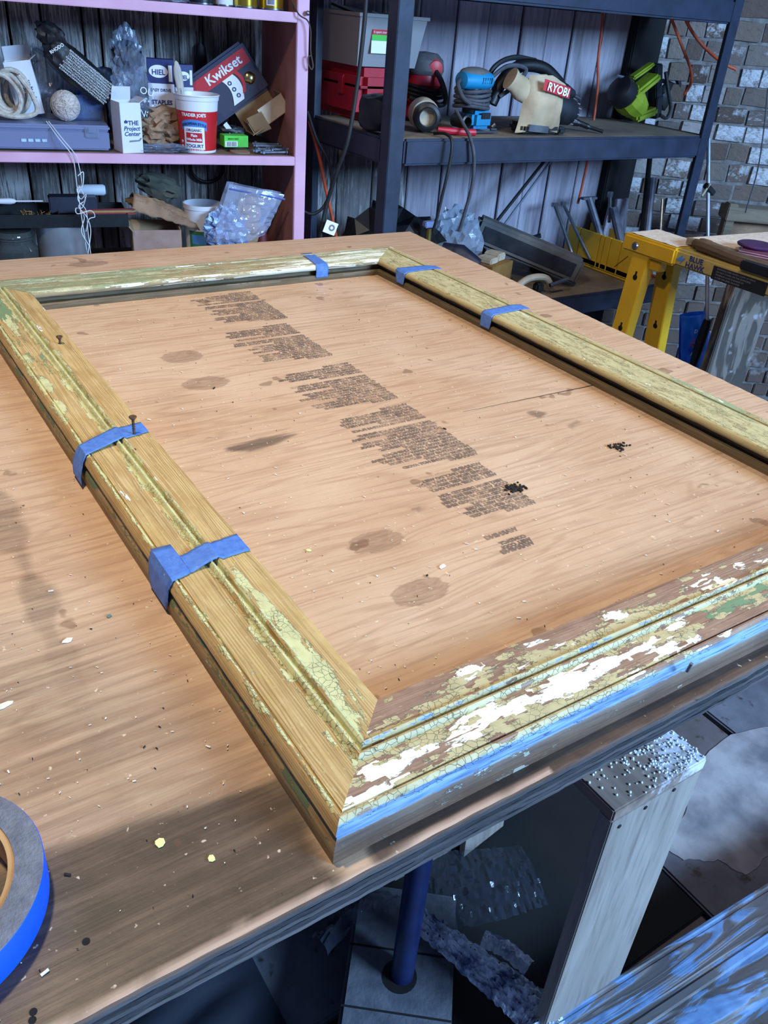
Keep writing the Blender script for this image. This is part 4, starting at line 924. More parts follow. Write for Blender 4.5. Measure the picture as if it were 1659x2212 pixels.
# steel pot
c, w_ = span(78, 192, 500, 2.34); hp = lowz(130, 490, 2.34); o = rt('steel_pot', 'brushed stainless steel pot beneath the black tray', 'pot', c, 2.34 + w_ / 2, S1); r = w_ / 2
M_pot = plain('stainless_pot', srgb(200, 202, 210), srgb(130, 134, 142), .33, .55, 5)
m = MB(); m.lathe([(r * .97, 0), (r, .01), (r, hp - .004), (r * 1.02, hp - .002), (r * 1.02, hp), (r * .98, hp), (r * .97, .01), (0, .008)], 56, cap=False); m.build('pot_wall', M_pot, o)
# cardboard box & paper bag
c, w_ = span(292, 394, 515, 2.35); hb = lowz(340, 497, 2.35); o = rt('open_cardboard_box', 'open cardboard box under the crumpled brown paper bag', 'box', c, 2.35 + .06, S1, -4)
for nm, b in (('front_panel', (0, -.06, hb / 2, w_, .003, hb)), ('back_panel', (0, .06, hb / 2, w_, .003, hb)), ('side_panel', (-w_ / 2, 0, hb / 2, .003, .12, hb)), ('side_panel', (w_ / 2, 0, hb / 2, .003, .12, hb))): MB().box(*b).build(nm, plain('pinkish_cardboard', srgb(170, 140, 130), srgb(150, 118, 104), .85) if nm == 'front_panel' else M_card, o)
m = MB(T(-w_ / 2, -.03, hb) @ rotm(0, -38, 0)); m.box(0, 0, .022, .003, .09, .05); m.build('flap', M_card, o)
a = R(360, 452, 2.40); o = rt('brown_paper_bag', 'large crumpled brown paper bag lying folded on the cardboard box', 'bag', a.x, 2.42, S1 + hb + .012); o.rotation_euler = (Matrix.Rotation(TH, 4, 'Z') @ Matrix.Rotation(math.radians(17), 4, 'Y')).to_euler()
def bagf(a_, b_):
    x = -.10 + .20 * a_; w2 = 1 - .35 * abs(a_ - .4) * 2; r_ = Vector((a_ * 5, b_ * 4, 1.3)); n_ = noise.noise(r_) + .5 * noise.noise(r_ * 2.7)
    n_ = abs(n_) * .012; ang = PI * b_
    return (x, -.055 * math.cos(ang) * w2, .002 + .046 * math.sin(ang) * w2 * (1.1 - .8 * a_) + n_)
m = MB(); m.sheet(bagf, 30, 26); m.build('paper', M_kraft, o, smooth=12, solid=.002)
m = MB(); m.blob((-.02, .01, .018), (.085, .045, .020), .12, 6, 4, 61, True); m.build('bag_underside', M_kraft, o, smooth=0)
m = MB(); m.blob((-.035, .02, .075), (.055, .03, .028), .3, 8, 3, 62, True); m.build('olive_cloth', plain('olive_cloth', srgb(86, 84, 74), rough=.9), o)
# compound tub
c, w_ = span(402, 476, 490, 2.38); hc = lowz(440, 447, 2.38); r = w_ / 2 * 1.1; o = rt('plastic_pail', 'white plastic pail with a blue and green label behind the zip bag', 'pail', c + .01, 2.38 + r, S1)
m = MB(); m.lathe([(r * .9, 0), (r, hc - .012), (r * 1.04, hc - .012), (r * 1.04, hc), (r * .97, hc), (r * .9, .01), (0, .01)], 40, cap=False); m.build('pail_wall', M_white, o)
m = MB(); rows = [[(r * k2 * 1.012 * math.cos(math.radians(-150 + 5 * i)), r * k2 * 1.012 * math.sin(math.radians(-150 + 5 * i)), z_) for i in range(24)] for k2, z_ in ((.925, .04), (.965, hc * .62))]; m.grid(rows); m.build('green_label', plain('green_label', srgb(60, 130, 84)), o)
m = MB(); rows = [[(r * k2 * 1.018 * math.cos(math.radians(-140 + 5 * i)), r * k2 * 1.018 * math.sin(math.radians(-140 + 5 * i)), z_) for i in range(20)] for k2, z_ in ((.945, .075), (.958, .10))]; m.grid(rows); m.build('blue_label', I_lblue, o)
# zip bag
a = R(468, 500, 2.335); b1 = R(490, 392, 2.36); b2 = R(608, 415, 2.36); b3 = R(570, 505, 2.34); b4 = R(455, 520, 2.34)
o = rt('zip_bag', 'clear zip-top plastic bag of pale hardware standing at the right end of the lower shelf', 'bag', 0, 2.35, 0)
def zb(a_, b_):
    p = b4.lerp(b3, a_).lerp(b1.lerp(b2, a_), b_); n_ = .014 * abs(noise.noise(Vector((a_ * 5, b_ * 6, 2)))) * (1.4 - b_)
    return (p.x, -.02 - .035 * math.sin(PI * a_) * (1 - b_) - n_, max(p.z, S1 + .002))
M_zip = clear('zip_bag_film', srgb(190, 196, 226), .42, .12, .6, 30)
m = MB(); m.sheet(zb, 26, 26); m.build('bag_front', M_zip, o, smooth=14); m = MB(); m.sheet(lambda a_, b_: (zb(a_, b_)[0], .03 - .02 * b_ + .02 * noise.noise(Vector((a_ * 4, b_ * 4, 8))), zb(a_, b_)[2]), 14, 14); m.build('bag_back', M_zip, o, smooth=14)
m = MB(); P = [b1.lerp(b2, k / 10) for k in range(11)]; m.tube([(p.x, -.024, p.z - .012) for p in P], .0022, 6); m.build('zip_seal', plain('blue_zip', srgb(90, 110, 190)), o)
m = MB(); m.blob(((b4.x + b3.x) / 2 - .02, .0, (b4.z) + .03), (.055, .02, .05), .4, 9, 4, 71, True); m.build('pale_contents', plain('pale_blue_contents', srgb(170, 196, 236), srgb(100, 120, 170), .3, .3, 60, .6), o, smooth=0)
m = MB(); m.blob(((b4.x + b3.x) / 2 + .035, .0, (b4.z) + .05), (.03, .016, .07), .25, 8, 3, 72, True); m.build('tan_contents', M_card, o)
a = R(447, 375, WV - .03); o = rt('hanging_cable', 'coiled black cable hanging on the boards above the lower shelf', 'cable', a.x, WV - .03, a.z); pts = [(.05 * math.cos(PI + PI * k / 16) * 1.0, 0, .045 * math.sin(PI + PI * k / 16) + .02) for k in range(17)]
m = MB(); m.tube([(-.052, 0, .14)] + pts + [(.052, 0, .14)], .0055, 8); m.build('cable_loop', M_blk, o)
a = R(595, 512, 2.38); o = rt('small_bottle', 'small dark red bottle by the bookcase side on the lower shelf', 'cap', a.x - .03, 2.42, S1); m = MB(); m.lathe([(.016, 0), (.016, .12), (.012, .13), (0, .13)], 18); m.build('bottle_body', plain('dark_red', srgb(110, 40, 44)), o)
# ================================================================ STEEL RACK
M_rack = plain('blue_black_steel', srgb(44, 52, 74), srgb(30, 36, 52), .5, .15, 14, .15)
M_rdust = plain('dusty_rack_board', srgb(134, 118, 100), srgb(92, 80, 70), .95, scale=7, bump=.3)
RX, RY, RL, RD = 1.314, 1.896, 1.160, .43
ZS, ZL, ZU = 1.064, .585, 1.44
rk = thing('steel_shelving_rack', 'dark steel workshop shelving rack loaded with power tools in front of the gray boards', 'rack', (RX, RY, 0), 0)
def angle_post(x, y, sx, sy, h=2.0):
    m = MB(); m.box(x + sx * .021, y, h / 2, .042, .003, h, .0006); m.box(x, y + sy * .021, h / 2, .003, .042, h, .0006); return m.build('post', M_rack, rk)
angle_post(-.045, -.002, 1, 1); angle_post(RL + .045, -.002, -1, 1); angle_post(-.045, RD, 1, -1); angle_post(RL + .045, RD, -1, -1)
for zt_, hh in ((ZS, .064), (ZL, .064), (ZU, .064)):
    for nm, b in (('front_beam', (RL / 2, .0, zt_ - hh / 2, RL, .018, hh)), ('rear_beam', (RL / 2, RD - .004, zt_ - hh / 2, RL, .016, hh)), ('side_beam', (-.040, RD / 2, zt_ - hh / 2, .016, RD - .06, hh)), ('side_beam', (RL + .040, RD / 2, zt_ - hh / 2, .016, RD - .06, hh))):
        m = MB(); m.box(*b, .006); m.build(nm, M_rack, rk)
    m = MB(); m.box(RL / 2, RD / 2, zt_ - .006, RL + .05, RD - .01, .012, .002); m.build('shelf_board', M_rdust, rk)
def gt(name, label, cat_, px, py, z, rz=0, group=None, dy=0): g = G(px, py, z); return thing(name, label, cat_, (g.x, g.y + dy, z + .0012), math.radians(rz), group)
M_redp = plain('red_plastic', srgb(190, 28, 50), srgb(160, 22, 40), .45, scale=8)
M_rbr = plain('gray_rubber_cord', srgb(78, 80, 90), srgb(52, 54, 62), .7, scale=30)
M_bcord = plain('black_cord', srgb(30, 31, 36), rough=.6)
M_ocord = plain('orange_cord', srgb(204, 84, 50), rough=.6)
M_beige = plain('beige_plastic', srgb(190, 174, 152), srgb(160, 144, 124), .6, scale=20)
# red case and the clear bin on it
o = gt('red_tool_case', 'red plastic tool case at the left end of the rack shelf under the clear bin', 'tool case', 775, 266, ZS)
m = MB(); m.box(.075, .155, .068, .15, .31, .132, .022); m.build('case_body', M_redp, o)
m = MB(); m.box(.075, .155, .088, .156, .316, .006, .003); m.build('lid_seam', M_redp, o)
m = MB(); m.box(-.002, .10, .085, .010, .030, .05, .003); m.build('latch', M_redp, o)
m = MB(); m.box(-.002, .22, .085, .010, .030, .05, .003); m.build('latch', M_redp, o)
m = MB(); m.tube(cat([(.03, -.003, .06), (.045, -.012, .07), (.10, -.012, .07), (.12, -.003, .06)]), .006, 8); m.build('handle', M_redp, o)
cb = thing('clear_storage_bin', 'frosted clear storage bin with a red and green paper label stacked on the red case', 'storage bin', o.location + Vector((.095, .15, .137)), 0)
def frust(m, w0, d0, w1, d1, h, z0=0): m.grid([[(sx * a / 2, sy * b / 2, z_) for sx, sy in ((-1, -1), (1, -1), (1, 1), (-1, 1))] for a, b, z_ in ((w0, d0, z0), (w1, d1, z0 + h))], True)
m = MB(); frust(m, .19, .25, .215, .30, .118); frust(m, .225, .310, .225, .310, .008, .118); m.grid([[(-.095, -.125, .001), (.095, -.125, .001)], [(-.095, .125, .001), (.095, .125, .001)]]); m.build('bin_wall', M_bin, cb, smooth=0, solid=.0012)
for nm, mt, b in (('label_card', I_wht, (-.035, -.1435, .056, .06, .0008, .045)), ('label_red_band', I_red, (-.035, -.1460, .084, .06, .0012, .012)), ('label_green_band', I_grn, (-.035, -.1450, .071, .06, .0012, .014))):
    m = MB(); m.box(*b); m.build(nm, mt, cb)
text(cb, '6 quart storage', .0085, I_wht, (-.035, -.1475, .0815))
m = MB(T(-.01, .03, .125) @ rotm(10, 6, 10)); m.box(0, 0, 0, .12, .09, .006, .001); m.build('dark_contents', M_blk, cb)
m = MB(T(.02, -.06, .118) @ rotm(8, 18, -12)); m.box(0, 0, 0, .05, .06, .004, .001); m.build('white_contents', I_wht, cb)
o = gt('black_drill', 'small black power tool lying before the red case beside the rack post', 'power tool', 818, 290, ZS, 20); m = MB(); m.blob((.01, .02, .045), (.035, .05, .045), .15, 6, 3, 4, boxy=.3); m.tube([(.0, -.02, .05), (.005, -.04, .03), (.01, -.05, .008)], [.016, .017, .012], 12); m.build('body', M_blk, o)
m = MB(); m.tube([(.0, -.035, .028), (.006, -.048, .012)], .006, 8); m.build('frayed_tag', M_beige, o)
# red orbital sander
o = gt('red_sander', 'red and gray random orbit sander with a coiled black cord behind the beige nozzle', 'sander', 918, 262, ZS, -15, dy=.03); o.scale = (1.12, 1.12, 1.12)
m = MB(); m.lathe([(.052, .0), (.056, .006), (.056, .014), (.048, .02), (.046, .05), (.040, .06), (.040, .072), (.048, .085), (.046, .115), (.040, .13)], 32, sy=1.1); m.build('body', M_redp, o)
m = MB(); m.lathe([(.046, .108), (.050, .118), (.046, .142), (.032, .156), (0, .160)], 32, sx=1.05, sy=1.15); m.build('palm_cap', plain('gray_rubber', srgb(96, 92, 96), rough=.7), o)
m = MB(); m.lathe([(.058, .0), (.060, .004), (.060, .008), (.055, .010)], 32); m.build('sanding_pad', M_blk, o)
m = MB(T(.012, -.045, .125) @ rotm(105)); m.lathe([(.022, -.01), (.020, .008), (.010, .014)], 18); m.build('cord_boss', plain('salmon_plastic', srgb(216, 80, 84), rough=.5), o)
m = MB(); m.tube(cat([(.012, -.05, .122), (.022, -.075, .10), (.035, -.08, .07), (.045, -.06, .05), (.03, -.055, .042), (-.02, -.065, .05), (-.05, -.05, .055)]), .0065, 10); m.build('power_cord', M_bcord, o)
for k in range(3): m = MB(); m.tube([((.062 - .004 * k) * math.cos(2 * PI * i / 28), (.066) * math.sin(2 * PI * i / 28), .062 + .009 * k + .004 * math.sin(i * .5)) for i in range(29)], .0045, 8); m.build('power_cord', M_bcord, o)
# beige nozzle / dust port facing out
o = gt('vacuum_nozzle', 'beige cylindrical tool end with a black ring facing out at the rack shelf edge', 'power tool', 922, 291, ZS, -28, dy=.012)
m = MB(T(0, .06, .042) @ rotm(90)); m.lathe([(.034, -.03), (.040, -.01), (.040, .03), (.036, .045)], 32); m.build('barrel', M_beige, o)
m = MB(T(.004, .015, .039) @ rotm(90)); m.lathe([(.036, -.012), (.037, 0), (.034, .016), (.026, .02), (.0235, .018), (.023, -.01)], 32, cap=False); m.build('black_ring', M_blk, o)
m = MB(T(.004, -.004, .039) @ rotm(90)); m.lathe([(.0235, .0), (.0225, .0025), (.0205, .0), (.020, -.02), (0, -.022)], 32, cap=False); m.build('metal_rim', M_stl, o)
o = gt('red_clamp', 'narrow red plastic clamp handle on the shelf edge by the teal sander', 'clamp', 992, 294, ZS, -8, dy=.01); m = MB(); m.tube([(-.055, .012, .012), (-.02, .004, .009), (.03, -.004, .007), (.052, -.004, .008)], [.006, .009, .010, .009], 10); m.build('handle', M_redp, o)
# teal finishing sander
o = gt('teal_sander', 'teal palm grip sander wrapped in its gray cord on the rack shelf', 'sander', 1028, 290, ZS, 4, dy=.035)
M_teal = plain('teal_plastic', srgb(28, 138, 186), srgb(22, 116, 162), .45, scale=10)
m = MB(); m.box(.018, 0, .034, .072, .075, .046, .010); m.build('motor_housing', M_teal, o)
m = MB(); m.box(.024, -.038, .045, .034, .004, .016, .0015); m.build('dark_badge', M_blk, o)
m = MB(T(-.002, 0, .128) @ rotm(0, 90)); m.lathe([(.010, -.05), (.022, -.044), (.026, -.01), (.027, .03), (.022, .054), (.008, .060)], 28, sx=.95, sy=1.15); m.build('palm_grip', M_teal, o)
m = MB(); m.blob((.004, .004, .143), (.052, .028, .018), .06, 5, 3, 6); m.build('gray_top', plain('warm_gray_rubber', srgb(110, 104, 104), rough=.8), o)
m = MB()
for k in range(5): m.M = T(.006 + k * .008, -.0295, .130) @ rotm(0, 8); m.box(0, 0, 0, .0022, .002, .014)
m.build('vent_slots', M_blk, o)['kind'] = 'stuff'
m = MB(); m.lathe([(.022, .05), (.026, .07), (.024, .11)], 20); m.build('neck', M_blk, o)
for k in range(5): m = MB(); m.tube([((.050 - .003 * (k % 2)) * math.cos(2 * PI * i / 28), .044 * math.sin(2 * PI * i / 28), .066 + .0095 * k + .003 * math.sin(i * .45 + k)) for i in range(29)], .005, 8); m.build('power_cord', M_rbr, o)
m = MB(); m.tube(cat([(-.05, 0, .130), (-.066, -.01, .118), (-.062, -.03, .09), (-.04, -.04, .076)]), .006, 10); m.build('power_cord', M_rbr, o)
m = MB(); m.box(.022, 0, .005, .105, .085, .005, .001); m.build('platen', M_stl, o)
m = MB(); m.tube([(.06, -.03, .016), (.066, -.035, .024)], .005, 8); m.tube([(.055, -.03, .01), (.075, -.032, .010)], .003, 8); m.build('paper_clamp', M_stl, o)
m = MB(T(-.045, -.02, .03) @ rotm(90)); m.lathe([(.018, -.03), (.018, .02), (.013, .022), (.012, .0), (0, 0)], 20, cap=False); m.build('dust_port', M_blk, o)
# belt sander with khaki dust bag
o = gt('belt_sander', 'black belt sander lying behind its khaki cloth dust bag with a red label', 'sander', 1165, 292, ZS, -3, dy=.05)
M_khaki = plain('khaki_cloth', srgb(202, 178, 146), srgb(160, 134, 104), .9, scale=10, bump=.5)
def bag_(a_, b_, sgn=1):
    w0 = .078 - .012 * b_ if b_ < .8 else .068; x = (a_ - .5) * 2 * w0 + .012 * (b_ - .5); puff = .034 * (1 - (2 * a_ - 1) ** 4) * (.4 + .6 * math.sin(PI * min(1, b_ * .9 + .05)))
    n_ = .007 * noise.noise(Vector((a_ * 6, b_ * 3, 1))) + .005 * abs(noise.noise(Vector((a_ * 9, b_ * 2, 3)))) * (1.4 - b_)
    return (x, -.045 - sgn * puff - n_, .018 + .135 * b_ - .012 * (2 * a_ - 1) * b_ - .014 * abs(2 * a_ - 1))
m = MB(); m.sheet(lambda a_, b_: bag_(a_, b_, 1), 24, 20); m.sheet(lambda a_, b_: bag_(a_, b_, -.6), 24, 20); m.build('dust_bag', M_khaki, o, smooth=50)
m = MB(T(-.075, -.035, .115) @ rotm(0, -60, 0)); m.lathe([(.026, -.03), (.032, 0), (.026, .03), (.030, .05)], 18, sy=.7); m.build('bag_neck', M_khaki, o)
q = MB(); q.sheet(lambda a_, b_: (-.040 + .098 * a_, -.087 - .004 * math.sin(PI * a_), .118 + .028 * b_ - .020 * a_), 10, 4); q.build('red_label', I_red, o)
text(o, 'RYOBI', .0285, I_wht, (.008, -.0925, .1115), (90, 11.5, 0), bold=.0007, name='lettering')
m = MB(); m.box(-.005, -.030, .018, .135, .07, .026, .008); m.build('front_housing', M_blk, o)
m = MB(T(-.02, -.068, .018) @ rotm(0, 4, 0)); m.box(0, 0, 0, .072, .006, .018, .001)
for k in range(6): m.box(0, -.0035, -.008 + .003 * k, .07, .001, .0012)
m.build('sanding_belt', M_stl, o)
m = MB(); m.box(.075, -.05, .012, .03, .03, .02, .006); m.build('black_foot', M_blk, o)
m = MB(T(.085, .03, .072) @ rotm(0, 104, 0)); m.lathe([(.040, -.04), (.046, 0), (.044, .05), (.036, .09), (.024, .105), (.015, .115)], 28); m.build('motor_barrel', M_dkg, o)
m = MB()
for k in range(12): 
    an = 2 * PI * k / 12; m.M = T(.085, .03, .072) @ rotm(0, 104, 0) @ T(.033 * math.cos(an), .033 * math.sin(an), .096); m.box(0, 0, 0, .003, .006, .012)
m.build('vent_slots', I_gry, o)['kind'] = 'stuff'
m = MB(); m.tube(cat([(.19, .03, .024), (.21, .02, .022), (.235, .0, .014), (.265, -.03, .006)]), [.010] * 8 + [.008] * 8 + [.005] * 9, 10); m.build('cord_guard', M_blk, o)
m = MB(); m.tube(cat([(-.13, .02, .07), (-.10, .02, .13), (-.04, .03, .165), (.04, .03, .165), (.10, .03, .135), (.13, .03, .11)]), .017, 12); m.build('black_hose', M_blk, o)
m = MB(); m.tube(cat([(-.15, .04, .10), (-.12, .04, .16), (-.05, .05, .185), (.03, .05, .18)]), .007, 8); m.build('power_cord', M_bcord, o)
m = MB(); m.tube(cat([(-.16, .02, .12), (-.10, .01, .165), (-.04, .0, .16), (-.08, -.01, .12), (-.12, .0, .09)]), .006, 8); m.build('power_cord', M_rbr, o)
m = MB(T(.10, .02, .12) @ rotm(0, 108, 0)); m.lathe([(.020, -.04), (.018, .03), (.013, .065), (.010, .07)], 16); m.build('front_handle', M_dkg, o)
m = MB(T(.10, .02, .12) @ rotm(0, 108, 0)); m.lathe([(.006, .068), (.005, .10), (0, .101)], 10); m.build('metal_stub', M_stl, o)
# green nailer
M_lime = plain('lime_green_plastic', srgb(140, 158, 36), srgb(104, 118, 24), .5, scale=9)
o = gt('green_nailer', 'lime green and black pneumatic nailer at the right end of the rack shelf', 'nail gun', 1400, 272, ZS, 0, dy=.06)
m = MB(T(-.045, 0, .068) @ rotm(0, -62, 0)); m.lathe([(.046, .03), (.048, .05), (.044, .078), (.030, .088), (0, .09)], 28); m.build('end_cap', M_blk, o)
m = MB(T(-.045, 0, .068) @ rotm(0, -62, 0)); m.lathe([(.038, -.05), (.046, -.02), (.050, .0), (.047, .034)], 12, sy=1.1); m.build('housing', M_lime, o, smooth=10)
m = MB(T(-.01, -.02, .125) @ rotm(0, 58, 0)); m.box(0, 0, -.02, .024, .06, .13, .008); m.build('housing', M_lime, o)
m = MB(T(-.02, .0, .158) @ rotm(0, 62, 0)); m.box(0, 0, 0, .014, .03, .10, .005); m.build('upper_rail', M_lime, o)
m = MB(T(.055, -.01, .10) @ rotm(0, -18, 0)); m.box(0, 0, 0, .032, .04, .17, .004); m.box(.0, -.022, -.03, .034, .006, .03, .002); m.build('magazine', M_dkg, o)
m = MB(T(.015, -.02, .03) @ rotm(0, 75, 0)); m.box(0, 0, 0, .026, .04, .10, .008); m.build('grip', M_lime, o)
m = MB(); m.tube(cat([(.075, -.02, .16), (.10, -.03, .10), (.13, -.03, .05), (.12, -.03, .02), (.08, -.03, .03)]), .006, 8); m.build('power_cord', M_bcord, o)
m = MB(); m.tube([(-.12, .01, .14), (-.09, .0, .135)], .006, 8); m.build('chrome_pin', M_stl, o)
o = gt('black_circular_saw', 'black power tool with a pale paper tag behind the nailer near the rack corner', 'power tool', 1470, 262, ZS, 10, dy=.10)
m = MB(); m.blob((0, 0, .07), (.085, .05, .07), .3, 6, 3, 19, boxy=.4); m.tube([(-.02, 0, .10), (.01, -.01, .15), (.05, -.01, .16)], [.022, .02, .014], 12); m.build('body', M_blk, o)
m = MB(T(.012, -.062, .12) @ rotm(0, -8, 0)); m.box(0, 0, 0, .020, .0015, .06); m.build('paper_tag', I_wht, o)
m = MB(); m.tube(cat([(-.04, -.05, .16), (.0, -.07, .08), (.05, -.08, .02), (.09, -.08, .008)]), .0075, 8); m.build('power_cord', M_bcord, o)
m = MB(T(.06, .02, .015) @ rotm(0, 0, 12)); m.box(0, 0, 0, .12, .08, .02, .002); m.build('metal_shoe', M_dkg, o)
# loose cords
cord('orange_cord', 'orange extension cord hanging between the bookcase and the rack', [(668, 262, 2.42), (690, 340, 2.42), (702, 400, 2.42), (716, 462, 2.42), (728, 520, 2.42)], .0048, M_ocord, cat_='cord')
cord('black_cable', 'long straight black cable hanging down in front of the clear bin', [(792, -20, 1.98), (786, 60, 1.98), (772, 180, 1.98), (752, 300, 1.98), (728, 370, 2.0), (706, 440, 2.02), (694, 500, 2.02), (690, 545, 2.02)], .0050, M_bcord, cat_='cable')
cord('looping_cable', 'black cable curving in a loop between the bookcase and the left rack post', [(664, 240, 2.36), (684, 300, 2.36), (710, 350, 2.36), (716, 400, 2.36), (700, 445, 2.36), (676, 462, 2.36), (655, 456, 2.36)], .0045, M_bcord, cat_='cable')
a = R(714, 492, 2.0); o = rt('paper_tag', 'small white paper tag tied to the hanging black cable', 'tag', a.x, 2.0, a.z); m = MB(rotm(0, 20, 0)); m.box(0, 0, 0, .032, .001, .030); m.build('tag_card', I_wht, o); m = MB(T(.003, -.0009, 0) @ rotm(90)); m.lathe([(.004, 0), (.008, 0), (.008, .0004), (.004, .0004)], 16, cap=False); m.build('printed_seal', I_gry, o)
cord('gray_cable', 'gray cable hanging over the rack edge from the teal sander', [(985, 238, 2.22), (1002, 270, 2.18), (1016, 298, 2.135), (1024, 340, 2.125), (1020, 400, 2.13), (1004, 460, 2.14), (992, 500, 2.15)], .0050, M_rbr, cat_='cable')
cord('thin_black_cable', 'thin black cable hanging over the rack edge below the beige nozzle', [(938, 288, 2.19), (962, 289, 2.135), (976, 305, 2.105), (972, 350, 2.10), (956, 420, 2.105), (944, 470, 2.11), (935, 500, 2.12)], .0042, M_bcord, cat_='cable')
cord('orange_cord', 'orange cord running down the corner post behind the rack', [(1305, -10, 2.64), (1300, 60, 2.64), (1292, 130, 2.64), (1290, 200, 2.64), (1272, 330, 2.64), (1258, 400, 2.64), (1248, 440, 2.64)], .0045, M_ocord)
cord('orange_cord', 'upper right orange cord crossing the painted bricks diagonally', [(1468, 10, 2.50), (1490, 60, 2.50), (1520, 100, 2.48), (1560, 135, 2.42), (1590, 150, 2.40)], .0050, M_ocord)
cord('orange_cord', 'orange cord sagging to the black power tools at the right end of the rack', [(1440, 20, 2.50), (1456, 55, 2.50), (1475, 105, 2.50), (1492, 150, 2.48), (1492, 180, 2.46), (1478, 205, 2.44)], .0045, M_ocord)
cord('gray_string', 'thin gray string hanging in front of the painted brick wall', [(1659, 190, 2.2), (1650, 280, 2.2), (1636, 370, 2.2), (1610, 460, 2.2)], .0022, M_rbr, cat_='string')
cord('orange_cord', 'orange cord loop seen just right of the rear sawhorse leg', [(1380, 588, 2.33), (1425, 602, 2.2), (1440, 640, 2.12), (1437, 665, 2.1), (1428, 700, 2.1), (1420, 850, 2.1), (1400, 1000, 2.1)], .0045, M_ocord)
M_rodl = plain('pale_metal_rod', srgb(150, 156, 176), rough=.4, metal=.5)
cord('metal_rod', 'pale metal rod leaning diagonally across the gray boards', [(1190, 348, 2.62), (1080, 498, 2.50)], .0042, M_rodl, cat_='rod'); cord('dark_rod', 'dark rod leaning just left of the pale metal rod', [(1176, 348, 2.62), (1062, 492, 2.50)], .0055, M_bcord, cat_='rod')

# ---- things on the lower rack shelf
def lt(name, label, cat_, px, py, rz=0, dy=0, z=ZL): return gt(name, label, cat_, px, py, z, rz, dy=dy)
def la(name, label, cat_, x, y, rz=0): return thing(name, label, cat_, (x, y, ZL + .0012), math.radians(rz))
M_yel = plain('yellow_plastic', srgb(236, 188, 44), srgb(210, 164, 34), .5, scale=8)
g1, g2 = G(1235, 562, ZL), G(1343, 606, ZL)
o = thing('mitre_box', 'yellow plastic mitre box with saw slots on the lower rack shelf', 'mitre box', ((g1.x + g2.x) / 2 + .05, (g1.y + g2.y) / 2, ZL + .0015), 0); Lm = .33; hm = .088
m = MB(); m.box(.0, 0, .006, .12, Lm, .012, .002); m.build('floor_plate', M_yel, o)
for sx, nm in ((-1, 'front_wall'), (1, 'rear_wall')):
    m = MB(); cuts = [-.10, -.05, -.02, .0, .10]; e = [-Lm / 2] + cuts + [Lm / 2]
    for a_, b_ in zip(e, e[1:]): m.box(sx * .056, (a_ + b_) / 2, .068, .008, b_ - a_ - .0035, .112, .001)
    m.box(sx * .056, 0, .018, .008, Lm, .02); m.build(nm, M_yel, o)
    m = MB(T(sx * .056, -.115, .06) @ rotm(45, 0, 0)); m.box(sx * .0005 if sx > 0 else -.0045, 0, 0, .0015, .0022, .07); m.build('diagonal_slot', plain('slot_brown', srgb(96, 70, 16)), o)
o = la('long_gray_case', 'long gray plastic case propped aslant on the lower rack shelf left of the mitre box', 'case', 1.97, 2.075, -35)
m = MB(T(0, 0, .108) @ rotm(0, 17, 0)); m.box(0, 0, 0, .38, .07, .085, .010); m.build('case_body', plain('gray_case', srgb(102, 98, 96), srgb(80, 78, 78), .6), o); m = MB(T(0, 0, .108) @ rotm(0, 17, 0)); m.box(0, -.036, .0, .33, .003, .045, .001); m.build('side_recess', M_dkg, o)
o = la('yellow_tan_carton', 'open tan carton holding pale blocks on the lower rack shelf by the table edge', 'box', 1.78, 2.03, 20); o.scale = (1.3, 1.1, 1.35)
m = MB(); m.box(0, 0, .036, .10, .08, .072, .001); m.build('carton', plain('ochre_card', srgb(136, 96, 44), rough=.8), o)
m = MB(); m.box(-.02, .0, .078, .035, .05, .014, .003); m.build('pale_block', M_beige, o); m = MB(); m.box(.022, .005, .080, .035, .05, .018, .003); m.build('pale_block', M_beige, o)
o = la('clear_parts_bag', 'cloudy plastic bag of parts on the lower rack shelf behind the tan carton', 'bag', 1.70, 2.13); m = MB(); m.blob((0, 0, .115), (.095, .055, .115), .25, 8, 4, 81, True); m.build('bag_film', clear('cloudy_film', srgb(150, 158, 176), .6, .25, .5), o, smooth=0); m = MB(); m.blob((-.02, .0, .08), (.06, .035, .075), .2, 7, 3, 82, True); m.build('dark_contents', M_blk, o)
o = la('brass_valve', 'small brass valve with a pale cap standing just behind the table corner', 'valve', 1.50, 2.0); o.scale = (1.3, 1.3, 1.70); m = MB(); m.lathe([(.008, .0), (.008, .08), (.012, .082), (.012, .10), (.007, .103), (.007, .13)], 14); m.build('valve_body', plain('brass', srgb(150, 130, 70), rough=.4, metal=.8), o); m = MB(); m.box(0, 0, .137, .03, .016, .010, .002); m.build('valve_cap', plain('pale_blue_cap', srgb(130, 150, 200)), o)
o = la('blue_handled_drill', 'navy cordless drill lying among black tools behind the table corner', 'drill', 1.62, 1.99, -50); o.scale = (1.15, 1.15, 1.5); m = MB(); m.tube([(-.05, 0, .09), (0, 0, .085), (.05, 0, .07)], [.022, .028, .02], 14); m.tube([(0, 0, .08), (.02, -.01, .03), (.03, -.01, .005)], [.018, .016, .022], 12); m.build('body', plain('navy_plastic', srgb(26, 30, 50), rough=.5), o); m = MB(rotm(0, 100, 0)); m.lathe([(.012, .0), (.010, .02), (.004, .03), (.003, .07)], 12); q = m.build('chuck', M_stl, o); q.location = (.05, 0, .07)
